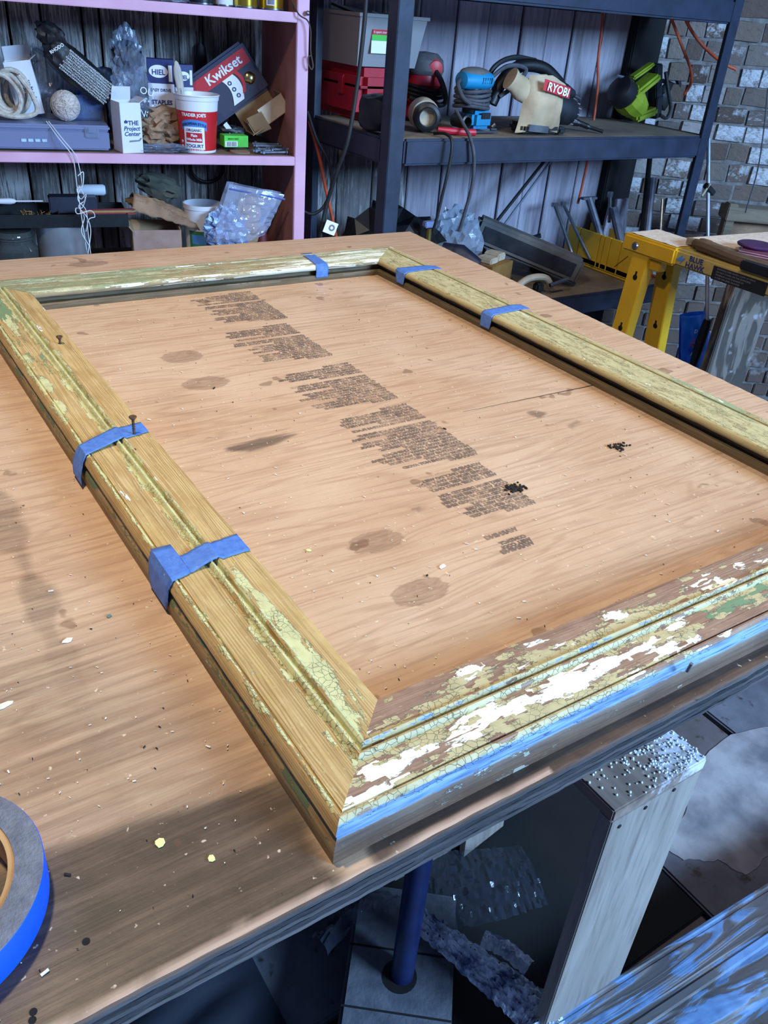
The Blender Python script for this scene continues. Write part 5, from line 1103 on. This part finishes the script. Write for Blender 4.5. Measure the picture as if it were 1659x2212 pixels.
for k, (x, y, sc, lb) in enumerate([(1.47, 2.15, .112, 'black tool bag slumped directly behind the table corner'), (1.585, 2.22, .085, 'heap of black tool parts between the drill and the plastic bag'), (1.83, 2.16, .04, 'black dusty tool under the raised end of the long gray case'), (1.83, 2.27, .075, 'dark wrapped bundle behind the cloudy plastic bag')]):
    o = la('black_tool_bundle', lb, 'tool', x, y, k * 30); m = MB(); m.blob((0, 0, sc), (sc * 1.2, sc, sc), .5, 8, 3, 90 + k, True); m.build('bundle', M_blk, o, smooth=0)
    m = MB(); m.tube([(-sc, -.02, sc * .6), (0, -.03, sc * 1.5), (sc * .8, -.02, sc * 1.8)], .007, 8); m.build('handle', M_dkg, o)
o = la('steel_clamp', 'steel and tan clamp lying on the lower rack shelf near the table edge', 'clamp', 1.93, 1.955, -10); m = MB(); m.tube(cat([(-.09, 0, .02), (-.04, 0, .05), (.02, 0, .05), (.05, 0, .02)]), .011, 10); m.build('clamp_frame', M_beige, o); m = MB(); m.tube([(.03, -.02, .03), (.10, -.01, .045)], .007, 10); m.build('clamp_screw', M_stl, o); m = MB(); m.box(0, 0, .02, .03, .03, .03, .006); m.build('clamp_jaw', M_blk, o)
o = la('chrome_tube', 'short chrome tube lying beside the tan carton', 'tube', 1.83, 1.945, -25); m = MB(T(0, 0, .014) @ rotm(0, 90)); m.lathe([(.010, -.05), (.010, .06), (.006, .065)], 14); m.build('tube_body', M_stl, o)
o = la('rusty_vise', 'rusty bench vise on the lower rack shelf against the yellow mitre box', 'vise', 2.12, 2.14, -35)
M_rv = plain('rusty_brown', srgb(98, 58, 36), srgb(60, 38, 28), .8, scale=40)
m = MB(); m.box(0, 0, .02, .10, .07, .03, .006); m.box(-.02, 0, .06, .07, .045, .06, .008); m.build('vise_base', M_rv, o); m = MB(); m.box(.05, 0, .055, .04, .05, .05, .008); m.build('moving_jaw', M_rv, o); m = MB(); m.tube([(.03, 0, .045), (.13, 0, .04)], .009, 10); m.tube([(.115, -.04, .05), (.12, .04, .035)], .005, 8); m.build('screw_handle', M_rv, o); m = MB(); m.tube([(-.05, 0, .08), (-.06, -.02, .12), (-.03, -.02, .13)], .008, 8); m.build('jaw_lever', M_dkg, o)
# upright tools standing along the wall
def stick(name, label, x1, y1, x2, y2, v1, v2, r, mat, head=None, cat_='tool'):
    a, b = R(x1, y1, v1), R(x2, y2, v2); A, B = room(a.x, v1, a.z), room(b.x, v2, b.z)
    o = thing(name, label, cat_, B, 0); d = A - B; m = MB(); m.tube([(0, 0, 0), d], r, 10); m.build('shaft', mat, o)
    if head:
        m = MB(T(*d)); m.box(0, 0, 0, *head, .002); m.build('head', mat, o)
    return o
M_pipe = plain('weathered_pipe', srgb(104, 104, 118), srgb(64, 64, 76), .5, .4, 20)
stick('chrome_wrench', 'dark chrome ratchet handle leaning on the boards behind the mitre box', 1198, 442, 1240, 560, 2.62, 2.5, .007, M_stl, (.026, .012, .014))
stick('chrome_wrench', 'brighter chrome ratchet handle right beside the darker one', 1216, 440, 1275, 560, 2.62, 2.48, .006, M_stl, (.02, .014, .016))
stick('steel_pipe', 'rough dark pipe leaning behind the yellow mitre box with a flat head', 1272, 428, 1312, 560, 2.6, 2.5, .013, M_pipe, (.07, .02, .008))
stick('steel_pipe', 'thick pale pipe leaning against the bricks right of the flat-headed pipe', 1325, 450, 1350, 560, 2.55, 2.45, .016, M_pipe)
stick('pipe_wrench', 'small wrench hanging upright in front of the bricks', 1318, 420, 1316, 480, 2.56, 2.56, .006, M_stl, (.018, .014, .02))
stick('steel_pipe', 'tall gray pipe standing left of the right rack post', 1410, 385, 1392, 560, 2.5, 2.4, .012, M_pipe)
stick('steel_pipe', 'bright narrow tube standing just left of the sloping rack post', 1432, 430, 1424, 560, 2.45, 2.38, .006, M_stl)
stick('wooden_stake', 'dark wooden stake leaning in the corner beside the tall gray pipe', 1404, 340, 1380, 560, 2.56, 2.48, .009, M_post)
for k, (x, y) in enumerate([(1345, 520), (1380, 500)]):
    a = R(x, y, 2.5); o = rt('gray_board', ['narrow gray board end leaning against the bricks behind the mitre box', 'second gray board end leaning nearer the tall gray pipe'][k], 'board', a.x, 2.60, a.z - .08, 0); o.rotation_euler = (math.radians(-6), math.radians(8 - 12 * k), TH); m = MB(); m.box(0, 0, .06, .05, .016, .22, .002); m.build('board_body', M_board_gray, o)
# pole with rubber grip, blue bag, weathered board
a = R(1529, 690, 2.2)
o = rt('long_handled_pole', 'thin galvanised pole with a dark rubber grip hanging before the painted bricks', 'pole', a.x, 2.2, a.z); top = R(1530, 305, 2.2).z - a.z; bt = R(1533, 785, 2.2).z - a.z
tp = R(1531, 300, 2.42); tv = Vector((tp.x - a.x, .22, tp.z - a.z)); m = MB(); m.tube([(0, 0, -.01), tv], .0068, 12); m.build('shaft', plain('galvanised', srgb(170, 180, 200), rough=.35, metal=.6), o)
m = MB(); m.tube([(0, 0, .0), (0, 0, -.02), (-.004, 0, bt * .5), (-.008, 0, bt)], [.013, .016, .018, .013], 14); m.build('rubber_grip', M_blk, o)
ck = tv * .73; cz = ck.z; m = MB(T(*ck) @ rotm(0, 35, 0)); m.box(0, -.004, 0, .05, .022, .018, .003); m.build('clamp_bracket', M_blk, o)
m = MB(T(ck.x, ck.y, 0)); m.tube([(-.03, -.01, cz - .02), (-.01, -.012, cz + .02)], .004, 8); m.build('wing_nut', M_beige, o)
m = MB(); m.tube(cat([(-.03, 0, bt + .002), (-.05, -.005, bt - .012), (-.02, -.008, bt - .008), (.0, -.005, bt - .01), (-.012, 0, bt + .02)]), .0035, 8); m.build('wire_hook', M_rbr, o)
M_bbag = plain('glossy_blue_bag', srgb(40, 130, 250), srgb(24, 96, 225), .25, scale=10, bump=.4)
def bbf(a_, b_): 
    p = R(1472 + 58 * a_ + 14 * (1 - b_) * (a_ - .3), 806 - 124 * b_ - 8 * a_ * b_, 2.27); return (p.x, 2.27 - .018 * math.sin(PI * a_) - .008 * noise.noise(Vector((a_ * 4, b_ * 5, 0))), p.z)
o = rt('blue_plastic_bag', 'bright blue printed plastic bag hanging beside the rubber pole grip', 'bag', 0, 0, 0); m = MB(); m.sheet(bbf, 16, 22); m.build('bag_front', M_bbag, o, smooth=20, solid=.001); m = MB(); m.sheet(lambda a_, b_: (bbf(a_, b_)[0], 2.28 + .012 * math.sin(PI * a_), bbf(a_, b_)[2]), 10, 10); m.build('bag_back', M_bbag, o)
p = R(1498, 742, 2.243); m = MB(T(p.x, p.y, p.z) @ rotm(90)); m.lathe([(.008, 0), (.013, 0), (.013, .001), (.008, .001)], 24, cap=False); m.build('printed_ring', I_red, o)
text(o, 'ALL', .02, I_wht, (R(1500, 766, 2.24).x, 2.242, R(1500, 768, 2.24).z), (90, 0, 0), bold=.0005); text(o, 'D', .02, I_wht, (R(1504, 718, 2.24).x, 2.242, R(1504, 720, 2.24).z), (90, 0, 0))
t = NT('weathered_slab'); v = t.coord(); wv = t.noise(t.mapping(v, (7, 7, 2.2)), 1, 4, .5, 1.6); bands = t.math('SINE', t.math('MULTIPLY', wv, 30))
col = t.mix(t.step(bands, -.2, .7), srgb(82, 72, 66), srgb(128, 116, 108)); col = t.mix(t.step(t.noise(v, 14, 3), .62, .68), col, srgb(160, 160, 164)); M_ws = t.out(col, .8, t.bump(bands, .4, .004))
p, p2 = R(1556, 700, 2.06), R(1640, 700, 2.06); o = rt('weathered_board', 'wide gray weathered board standing upright behind the sawhorse', 'board', 0, 0, 0); wv2 = (p2.x - p.x) * 1.15
m = MB(T((p.x + p2.x) / 2 + .008, 2.09, 0) @ rotm(0, 2, 0)); m.box(0, 0, .41, wv2, .028, .80, .004); m.box(-wv2 / 2 + .012, -.018, .41, .022, .012, .80, .003); m.build('board_body', M_ws, o)
p = R(1600, 455, 2.32); o = rt('wooden_ledge', 'tan wooden ledge fixed on the painted brick wall at the right', 'ledge', p.x + .05, 2.33, p.z, -24)
M_tanw = woodmat('dusty_tan_wood', srgb(150, 132, 112), srgb(116, 100, 84), 'x', 1, .85)
m = MB(); m.box(.04, 0, -.012, .26, .09, .045, .003); m.build('rail', M_tanw, o); m = MB(); m.box(-.07, -.01, -.10, .032, .05, .24, .003); m.build('bracket', M_tanw, o); m = MB(); m.box(.06, .02, -.10, .22, .03, .16, .002); m.build('lower_board', M_kraft, o)

# ================================================================ SAWHORSE
M_sy = plain('yellow_enamel', srgb(232, 178, 36), srgb(214, 160, 30), .4, scale=10)
M_syd = plain('dusty_yellow_enamel', srgb(188, 160, 88), srgb(160, 134, 76), .7, scale=16)
M_dw = plain('sawdust_pile', srgb(244, 222, 200), srgb(224, 194, 164), .95, scale=60, bump=.6)
sh = thing('sawhorse', 'yellow steel sawhorse with keyhole legs standing right of the table', 'sawhorse', (2.02, 1.0, 0), 0)
m = MB(); m.box(.0, .575, .8225, .14, .19, .047, .006); m.build('end_bracket', M_sy, sh)
m = MB(); m.box(.0, .05, .8225, .12, .90, .044, .006); m.build('top_rail', M_syd, sh)
m = MB(); m.sheet(lambda a_, b_: (-.055 + .12 * a_, .49 + .17 * b_, .8475 + .002 * abs(noise.noise(Vector((a_ * 6, b_ * 6, 0))))), 10, 12); q = m.build('sawdust_layer', M_dw, sh)
m = MB(T(-.071, .62, .820) @ rotm(0, -90)); m.lathe([(.0, .005), (.009, .004), (.011, .0)], 18, cap=False); m.build('bolt_head', M_stl, sh)
def leg(sx, y, sp):
    M_ = T(sx * .045, y, .80) @ rotm(0, -sp, 0); m = MB(M_)
    m.box(0, -.028, -.40, .034, .003, .80, .001); m.box(-.017, 0, -.40, .003, .056, .80, .001); m.box(.017, 0, -.40, .003, .056, .80, .001); lg = m.build('leg', M_sy, sh)
    for zz in (-.065, -.215, -.36):
        m = MB(M_ @ T(-.0188, -.004, zz) @ rotm(0, -90)); m.lathe([(.0, .0008), (.008, .0006), (.008, 0)], 14, cap=False); m.box(.010, 0, .0004, .014, .006, .0008); m.build('keyhole', M_hole, lg)
    return lg
leg(-1, .60, -5); leg(1, .58, 6)
leg(-1, -.30, -5); leg(1, -.32, 6)
m = MB(); m.box(-.035, .565, .78, .03, .06, .03, .002); m.build('hinge_block', M_sy, sh)
text(sh, 'BLUE', .020, I_nvy, (-.0612, .415, .825), (90, 0, -90), bold=.0005); text(sh, 'HAWK', .020, I_nvy, (-.0612, .415, .807), (90, 0, -90), bold=.0005)
m = MB(T(-.0612, .462, .822) @ rotm(90, 0, -90)); m.prism([(-.018, -.004), (.002, .012), (.000, .004), (.012, .006), (-.002, -.012), (0, -.004)], 0, .0004); m.build('printed_emblem', I_lblue, sh)
m = MB(); m.box(-.0614, .275, .817, .001, .165, .034); m.build('warning_label', I_blk, sh)
for k in range(4): text(sh, ['WARNING KEEP HANDS CLEAR OF HINGE', 'DO NOT STAND ON THE SAWHORSE', 'MAXIMUM LOAD IS SHARED BY', 'A PAIR ON LEVEL GROUND'][k], .0062, I_gry, (-.0622, .345, .8265 - k * .0075), (90, 0, -90), name='fine_print', align='LEFT')
# boards and things on it
ps = thing('dusty_board', 'pale sawdust covered board lying across the sawhorse', 'board', (2.15, 1.30, .852), 0)
m = MB(T(.06, .02, .0)); m.prism([(-.20, .18), (.45, .14), (.45, -.28), (-.13, -.28)], 0, .016); m.build('board_body', M_tanw, ps); m = MB(T(.06, .02, .0165)); m.prism([(-.19, .17), (.44, .13), (.44, -.27), (-.12, -.27)], 0, .0015); m.build('sawdust_layer', M_dw, ps)
M_owd = woodmat('old_brown_wood', srgb(118, 92, 66), srgb(76, 58, 44), 'y', 1.4, .85)
o = thing('carved_wood_piece', 'old brown carved wood piece lying on the edge of the sawhorse rail', 'wood piece', (2.00, 1.37, .846), 0); m = MB(); m.tube(cat([(.01, .10, .014), (-.005, .05, .018), (-.01, .0, .016), (-.015, -.06, .014), (-.01, -.16, .014)]), [.012] * 4 + [.018] * 6 + [.017] * 10 + [.016] * 13, 10); m.build('wood_body', M_owd, o)
o = thing('black_steel_bar', 'black flat bar lying beside the brown wood piece on the sawhorse', 'bar', (1.965, 1.13, .846), 0); m = MB(); m.box(0, 0, .012, .030, .30, .022, .003); m.build('bar_body', M_blk, o)
g = G(1640, 548, .872); o = thing('sandpaper_stack', 'stack of pinkish sandpaper sheets on the dusty board', 'sandpaper', (g.x, g.y, .871), .4)
for k in range(5): m = MB(T(.002 * k, -.001 * k, .0012 + .0024 * k)); m.box(0, 0, 0, .11, .09, .0016); m.build('sheet', plain('pink_sandpaper', srgb(206, 160, 170)) if k % 2 else plain('maroon_sandpaper', srgb(120, 60, 80)), o)
o = thing('sanding_disc', 'dark purple sanding disc lying on the sandpaper stack', 'disc', (g.x + .01, g.y + .02, .885), .1); m = MB(); m.lathe([(0, .0), (.048, .0), (.05, .004), (.046, .007), (0, .008)], 32); m.build('disc_body', plain('purple_abrasive', srgb(76, 36, 84), srgb(54, 26, 60), .5), o)

# ================================================================ UNDER AND BEFORE THE TABLE
M_pw = woodmat('planed_pine', srgb(176, 164, 156), srgb(146, 132, 124), 'z', 1.2, .7, srgb(90, 76, 68))
M_pwx = woodmat('planed_pine_top', srgb(150, 128, 118), srgb(118, 98, 90), 'y', 1.2, .75)
t = NT('foam_dusted_pine'); v = t.coord(); sp_ = t.n('ShaderNodeSeparateXYZ', ins={0: v})
col = t.mix(t.step(t.noise(t.mapping(v, (40, 3, 40)), 1, 4), .35, .65), srgb(150, 128, 116), srgb(112, 94, 86))
am = t.math('ADD', t.math('MULTIPLY', sp_.outputs[0], 3.2), t.math('MULTIPLY', t.noise(v, 45, 5, .75), 1.0)); col = t.mix(t.step(am, .52, .72, 0, .85), col, srgb(226, 224, 236)); M_dtop = t.out(col, .8)
tr_ = thing('wooden_trestle', 'box-like trestle of planed pine boards under the near edge of the table', 'trestle', (.688, .36, 0), 0)
m = MB(); m.box(0, .1925, .592, .162, .40, .019, .002); m.build('top_board', M_dtop, tr_)
m = MB(); m.box(0, .003, .291, .158, .020, .582, .0015); m.build('front_board', M_pw, tr_)
m = MB(); m.box(0, .37, .291, .158, .020, .582, .0015); m.build('rear_board', M_pw, tr_)
for dx, dz in ((-.02, .572), (.03, .574), (-.062, .565)): m = MB(T(dx, -.0075, dz) @ rotm(90)); m.lathe([(0, .001), (.0028, .0006), (.003, 0)], 12, cap=False); m.build('nail_head', M_dkg, tr_)
m = MB()
for _ in range(420):
    x = random.uniform(-.078, .08); y = random.uniform(-.006, .075)
    if random.random() > smooth(x + y * .6, -.09, .07): continue
    r = random.uniform(.0010, .0021); m.blob((x, y, .6015 + r * .5), (r, r, r * .8), sub=1)
m.build('foam_beads', plain('white_foam', srgb(250, 250, 255), srgb(240, 240, 250)), tr_, kind='stuff')
t2 = thing('shade_box', 'added near-black box that makes the dark under the table', 'shade_block', (.50, .93, 0), 0); M_shade = plain('black_brown_shade', srgb(22, 19, 20), rough=.9)  # added dark box; its black gives the shade under the table
m = MB(); m.box(0, 0, .40, 1.15, .30, .78, .004); m.build('shade_body', M_shade, t2)
for kx in (-.285, .285): m = MB(); m.box(kx, -.155, .40, .54, .012, .70, .003); m.build('shade_front', M_shade, t2)
g = G(1135, 1905, .0); t3 = thing('pine_offcut', 'pale pine offcut propped in the shade left of the trestle board', 'offcut', (.80, .70, 0), .1, rot=(math.radians(-3), 0, .15)); m = MB(); m.prism([(-.055, 0), (.055, 0), (.055, .012), (-.055, .012)], .02, .55); m.build('board_body', M_pw, t3)
# pole in concrete block
M_conc = plain('gray_concrete', srgb(96, 98, 108), srgb(72, 74, 84), .95, scale=40, bump=.5)
bl = thing('concrete_block', 'gray concrete base block with a round hole under the table', 'block', (.487, .535, 0), math.radians(51))
m = MB(); m.box(.015, 0, .05, .27, .165, .10, .006); m.build('block_body', M_conc, bl)
m = MB(T(0, 0, .1004)); m.lathe([(.027, 0), (0, -.0001)], 24, cap=False); m.build('round_hole', M_hole, bl)
for xx in (.04, -.055): m = MB(); m.box(xx, 0, .1003, .003, .163, .001); m.build('score_line', M_hole, bl)
o = thing('steel_pole', 'dark blue steel pole rising from the concrete block to the table', 'pole', (.492, .535, .101), 0); m = MB(); m.lathe([(.0175, 0), (.0175, .785)], 28); m.build('tube', plain('navy_enamel', srgb(34, 48, 96), srgb(26, 36, 74), .35), o)
# plastic film
t = NT('glossy_crumpled_film'); v = t.coord(); t.out(t.mix(t.step(t.noise(v, 24, 5, .6), .40, .52), srgb(104, 116, 156), srgb(225, 234, 250)), .15, t.bump(t.noise(v, 26, 3, .5), 1.0, .02)); t.b.inputs['Alpha'].default_value = .85; t.b.inputs['Specular IOR Level'].default_value = 1.0; M_film = t.m  # white blotches put bright glints into the film's colour
def strip(pts, wd, z0, nm, label, mat, amp=.02, nv=20, nu=60):
    P = cat([tuple(G(a, b, z0)) for a, b in pts], nu // (len(pts) - 1)); m = MB(); rows = []
    for i, p in enumerate(P):
        tn = (P[min(i + 1, len(P) - 1)] - P[max(i - 1, 0)]).normalized(); nr = Vector((-tn.y, tn.x, 0)); k = i / (len(P) - 1)
        w2 = wd(k) if callable(wd) else wd
        rows.append([p + nr * w2 * (j / nv - .5) + Vector((0, 0, .015 + amp * math.sin(PI * j / nv) + amp * .9 * abs(noise.noise(Vector((i * .22, j * .35, len(label))))) + .4 * amp * noise.noise(Vector((i * .6, j * .8, 3))))) for j in range(nv + 1)])
    m.grid(rows); o = m.build(nm, mat, None, smooth=25); tag(o, label, 'plastic film'); return o
strip([(905, 2005), (990, 2070), (1080, 2140), (1150, 2200), (1175, 2250)], lambda k: .035 + .05 * k, .10, 'plastic_film', 'shiny crumpled strip of clear plastic film left of the pine trestle board', M_film, .022)
M_film2 = clear('dull_film', srgb(60, 64, 80), .35, .15, .8, 26)
strip([(880, 1930), (980, 1930), (1080, 1915), (1150, 1900)], lambda k: .16 - .04 * k, .05, 'plastic_film', 'dark dull sheet of plastic film behind the shiny strip', M_film2, .010)
strip([(1040, 2040), (1090, 2065), (1140, 2105)], .03, .09, 'plastic_film', 'narrow folded ribbon of plastic film between the shiny strip and the dull sheet', M_film, .012, 8, 24)
strip([(690, 2060), (760, 1990), (800, 1965), (860, 1972)], .035, .10, 'plastic_film', 'loose edge of plastic film draped behind the concrete block', M_film2, .02, 10, 30)
# blue painted frame leaning in the foreground
t = NT('peeling_blue_paint'); pc = t.attr('pc', 'Vector'); g_ = t.noise(t.mapping(pc, (2.2, 14, 1)), 1, 3, .5, 1.2); rings = t.math('SINE', t.math('MULTIPLY', g_, 42))
col = t.mix(t.step(rings, -.3, .6), srgb(84, 78, 80), srgb(120, 112, 112)); pm_ = t.step(t.math('ADD', t.noise(t.mapping(pc, (5, 16, 1)), 1, 5, .6, 1.0), t.math('MULTIPLY', rings, .10)), .47, .53)
col = t.mix(pm_, col, t.mix(t.step(t.noise(pc, 30, 4), .4, .7), srgb(104, 134, 176), srgb(78, 104, 142))); M_bluef = t.out(col, .6, t.bump(t.math('ADD', rings, pm_), .3, .002))
bf = thing('blue_painted_frame', 'weathered wooden moulding with peeling blue paint lying across the bottom right corner', 'moulding', (0, 0, 0), 0)
def bluem(A, B, wdt, ztop, label=None):
    d = (B - A).normalized(); nr = Vector((d.y, -d.x, 0)); pr_ = [(0, 0), (0, -.004), (.002, .0), (.006, .001), (.008, -.0015), (.011, -.0015), (.013, .0), (wdt * .40, .0), (wdt * .41, -.002), (wdt * .45, -.002), (wdt * .47, .001), (wdt * .54, .0), (wdt * .56, -.003), (wdt * .60, -.003), (wdt * .64, -.001), (wdt * .90, -.003), (wdt * .97, -.010), (wdt, -.018), (wdt, -.045), (0, -.045)]
    pr_[0] = (0, -.045); P = dens(pr_, .01); m = MB(); L_ = (B - A).length; n = 60
    m.grid([[A + d * L_ * i / n + nr * u + Vector((0, 0, ztop + z_)) for u, z_ in P] for i in range(n + 1)]); q = m.build('moulding', M_bluef, bf, smooth=35); at_ = q.data.attributes.new('pc', 'FLOAT_VECTOR', 'POINT'); vals = []
    for i in range(n + 1):
        for u, z_ in P: vals += [L_ * i / n, u * 1.3, z_]
    at_.data.foreach_set('vector', vals)
A_, B_ = G(1165, 2212, .13), G(1659, 1904, .13); A_.z = B_.z = 0; dd = (B_ - A_).normalized()
bluem(A_ + dd * .012, B_ + dd * .7, .135, .13); 
m = MB(); nr = Vector((dd.y, -dd.x, 0)); m.M = Matrix.Translation(A_ + Vector((0, 0, .087))) @ Matrix.Rotation(math.atan2(dd.y, dd.x), 4, 'Z'); m.box(-.10, -.10, .018, .14, .42, .04, .003); m.bm.free()
for kx in (.05, 1.0): m = MB(); p_ = A_ + dd * kx + nr * .07; m.box(p_.x, p_.y, .042, .10, .10, .084, .003); m.build('wood_block', M_owd, bf)
m = MB(); m.box(.80, .56, .0085, .52, .34, .006, .002); tag(m.build('shade_patch', plain('shade_black', srgb(14, 14, 16), rough=.9)), 'added black patch standing in for shade on the floor beside the concrete block', 'mat')  # added black slab in place of the shadow on the floor
M_shade_sheet = plain('dark_navy_shade', srgb(26, 34, 54), srgb(16, 20, 34), .8, scale=6, bump=.4)  # added sheet; its navy darkens the floor below the table's left end
m = MB(); m.sheet(lambda a_, b_: (-.55 + .88 * a_, .30 + .45 * b_, .012 + .05 * abs(noise.noise(Vector((a_ * 5, b_ * 5, 0)))) * math.sin(PI * a_) ** .5), 40, 40); o = m.build('shade_sheet', M_shade_sheet, None, smooth=60); tag(o, 'added dark navy sheet standing in for shade under the left end of the table', 'shade_sheet')
g = [G(978, 2088, .01), G(965, 2130, .01), G(955, 2170, .01), G(945, 2200, .01)]; m = MB(); m.tube(cat(g, 6), .0022, 6); o = m.build('pale_string', M_twine, None); tag(o, 'thin pale string lying on the floor right of the concrete block', 'string')

for o in list(D.objects):                     # soft things settle flat on what carries them
    n_ = o.name.split('.')[0]
    if n_ in ('crumpled_brown_paper', 'black_tool_bundle', 'clear_parts_bag', 'hardware_bag', 'blister_bag', 'black_drill', 'black_circular_saw') or o.name == 'clear_bag.001':
        lo_ = -.0185 if n_ == 'clear_bag' else .0008
        for ch in o.children:
            if ch.type == 'MESH' and ch.location.length == 0:
                for v_ in ch.data.vertices:
                    if v_.co.z < lo_: v_.co.z = lo_
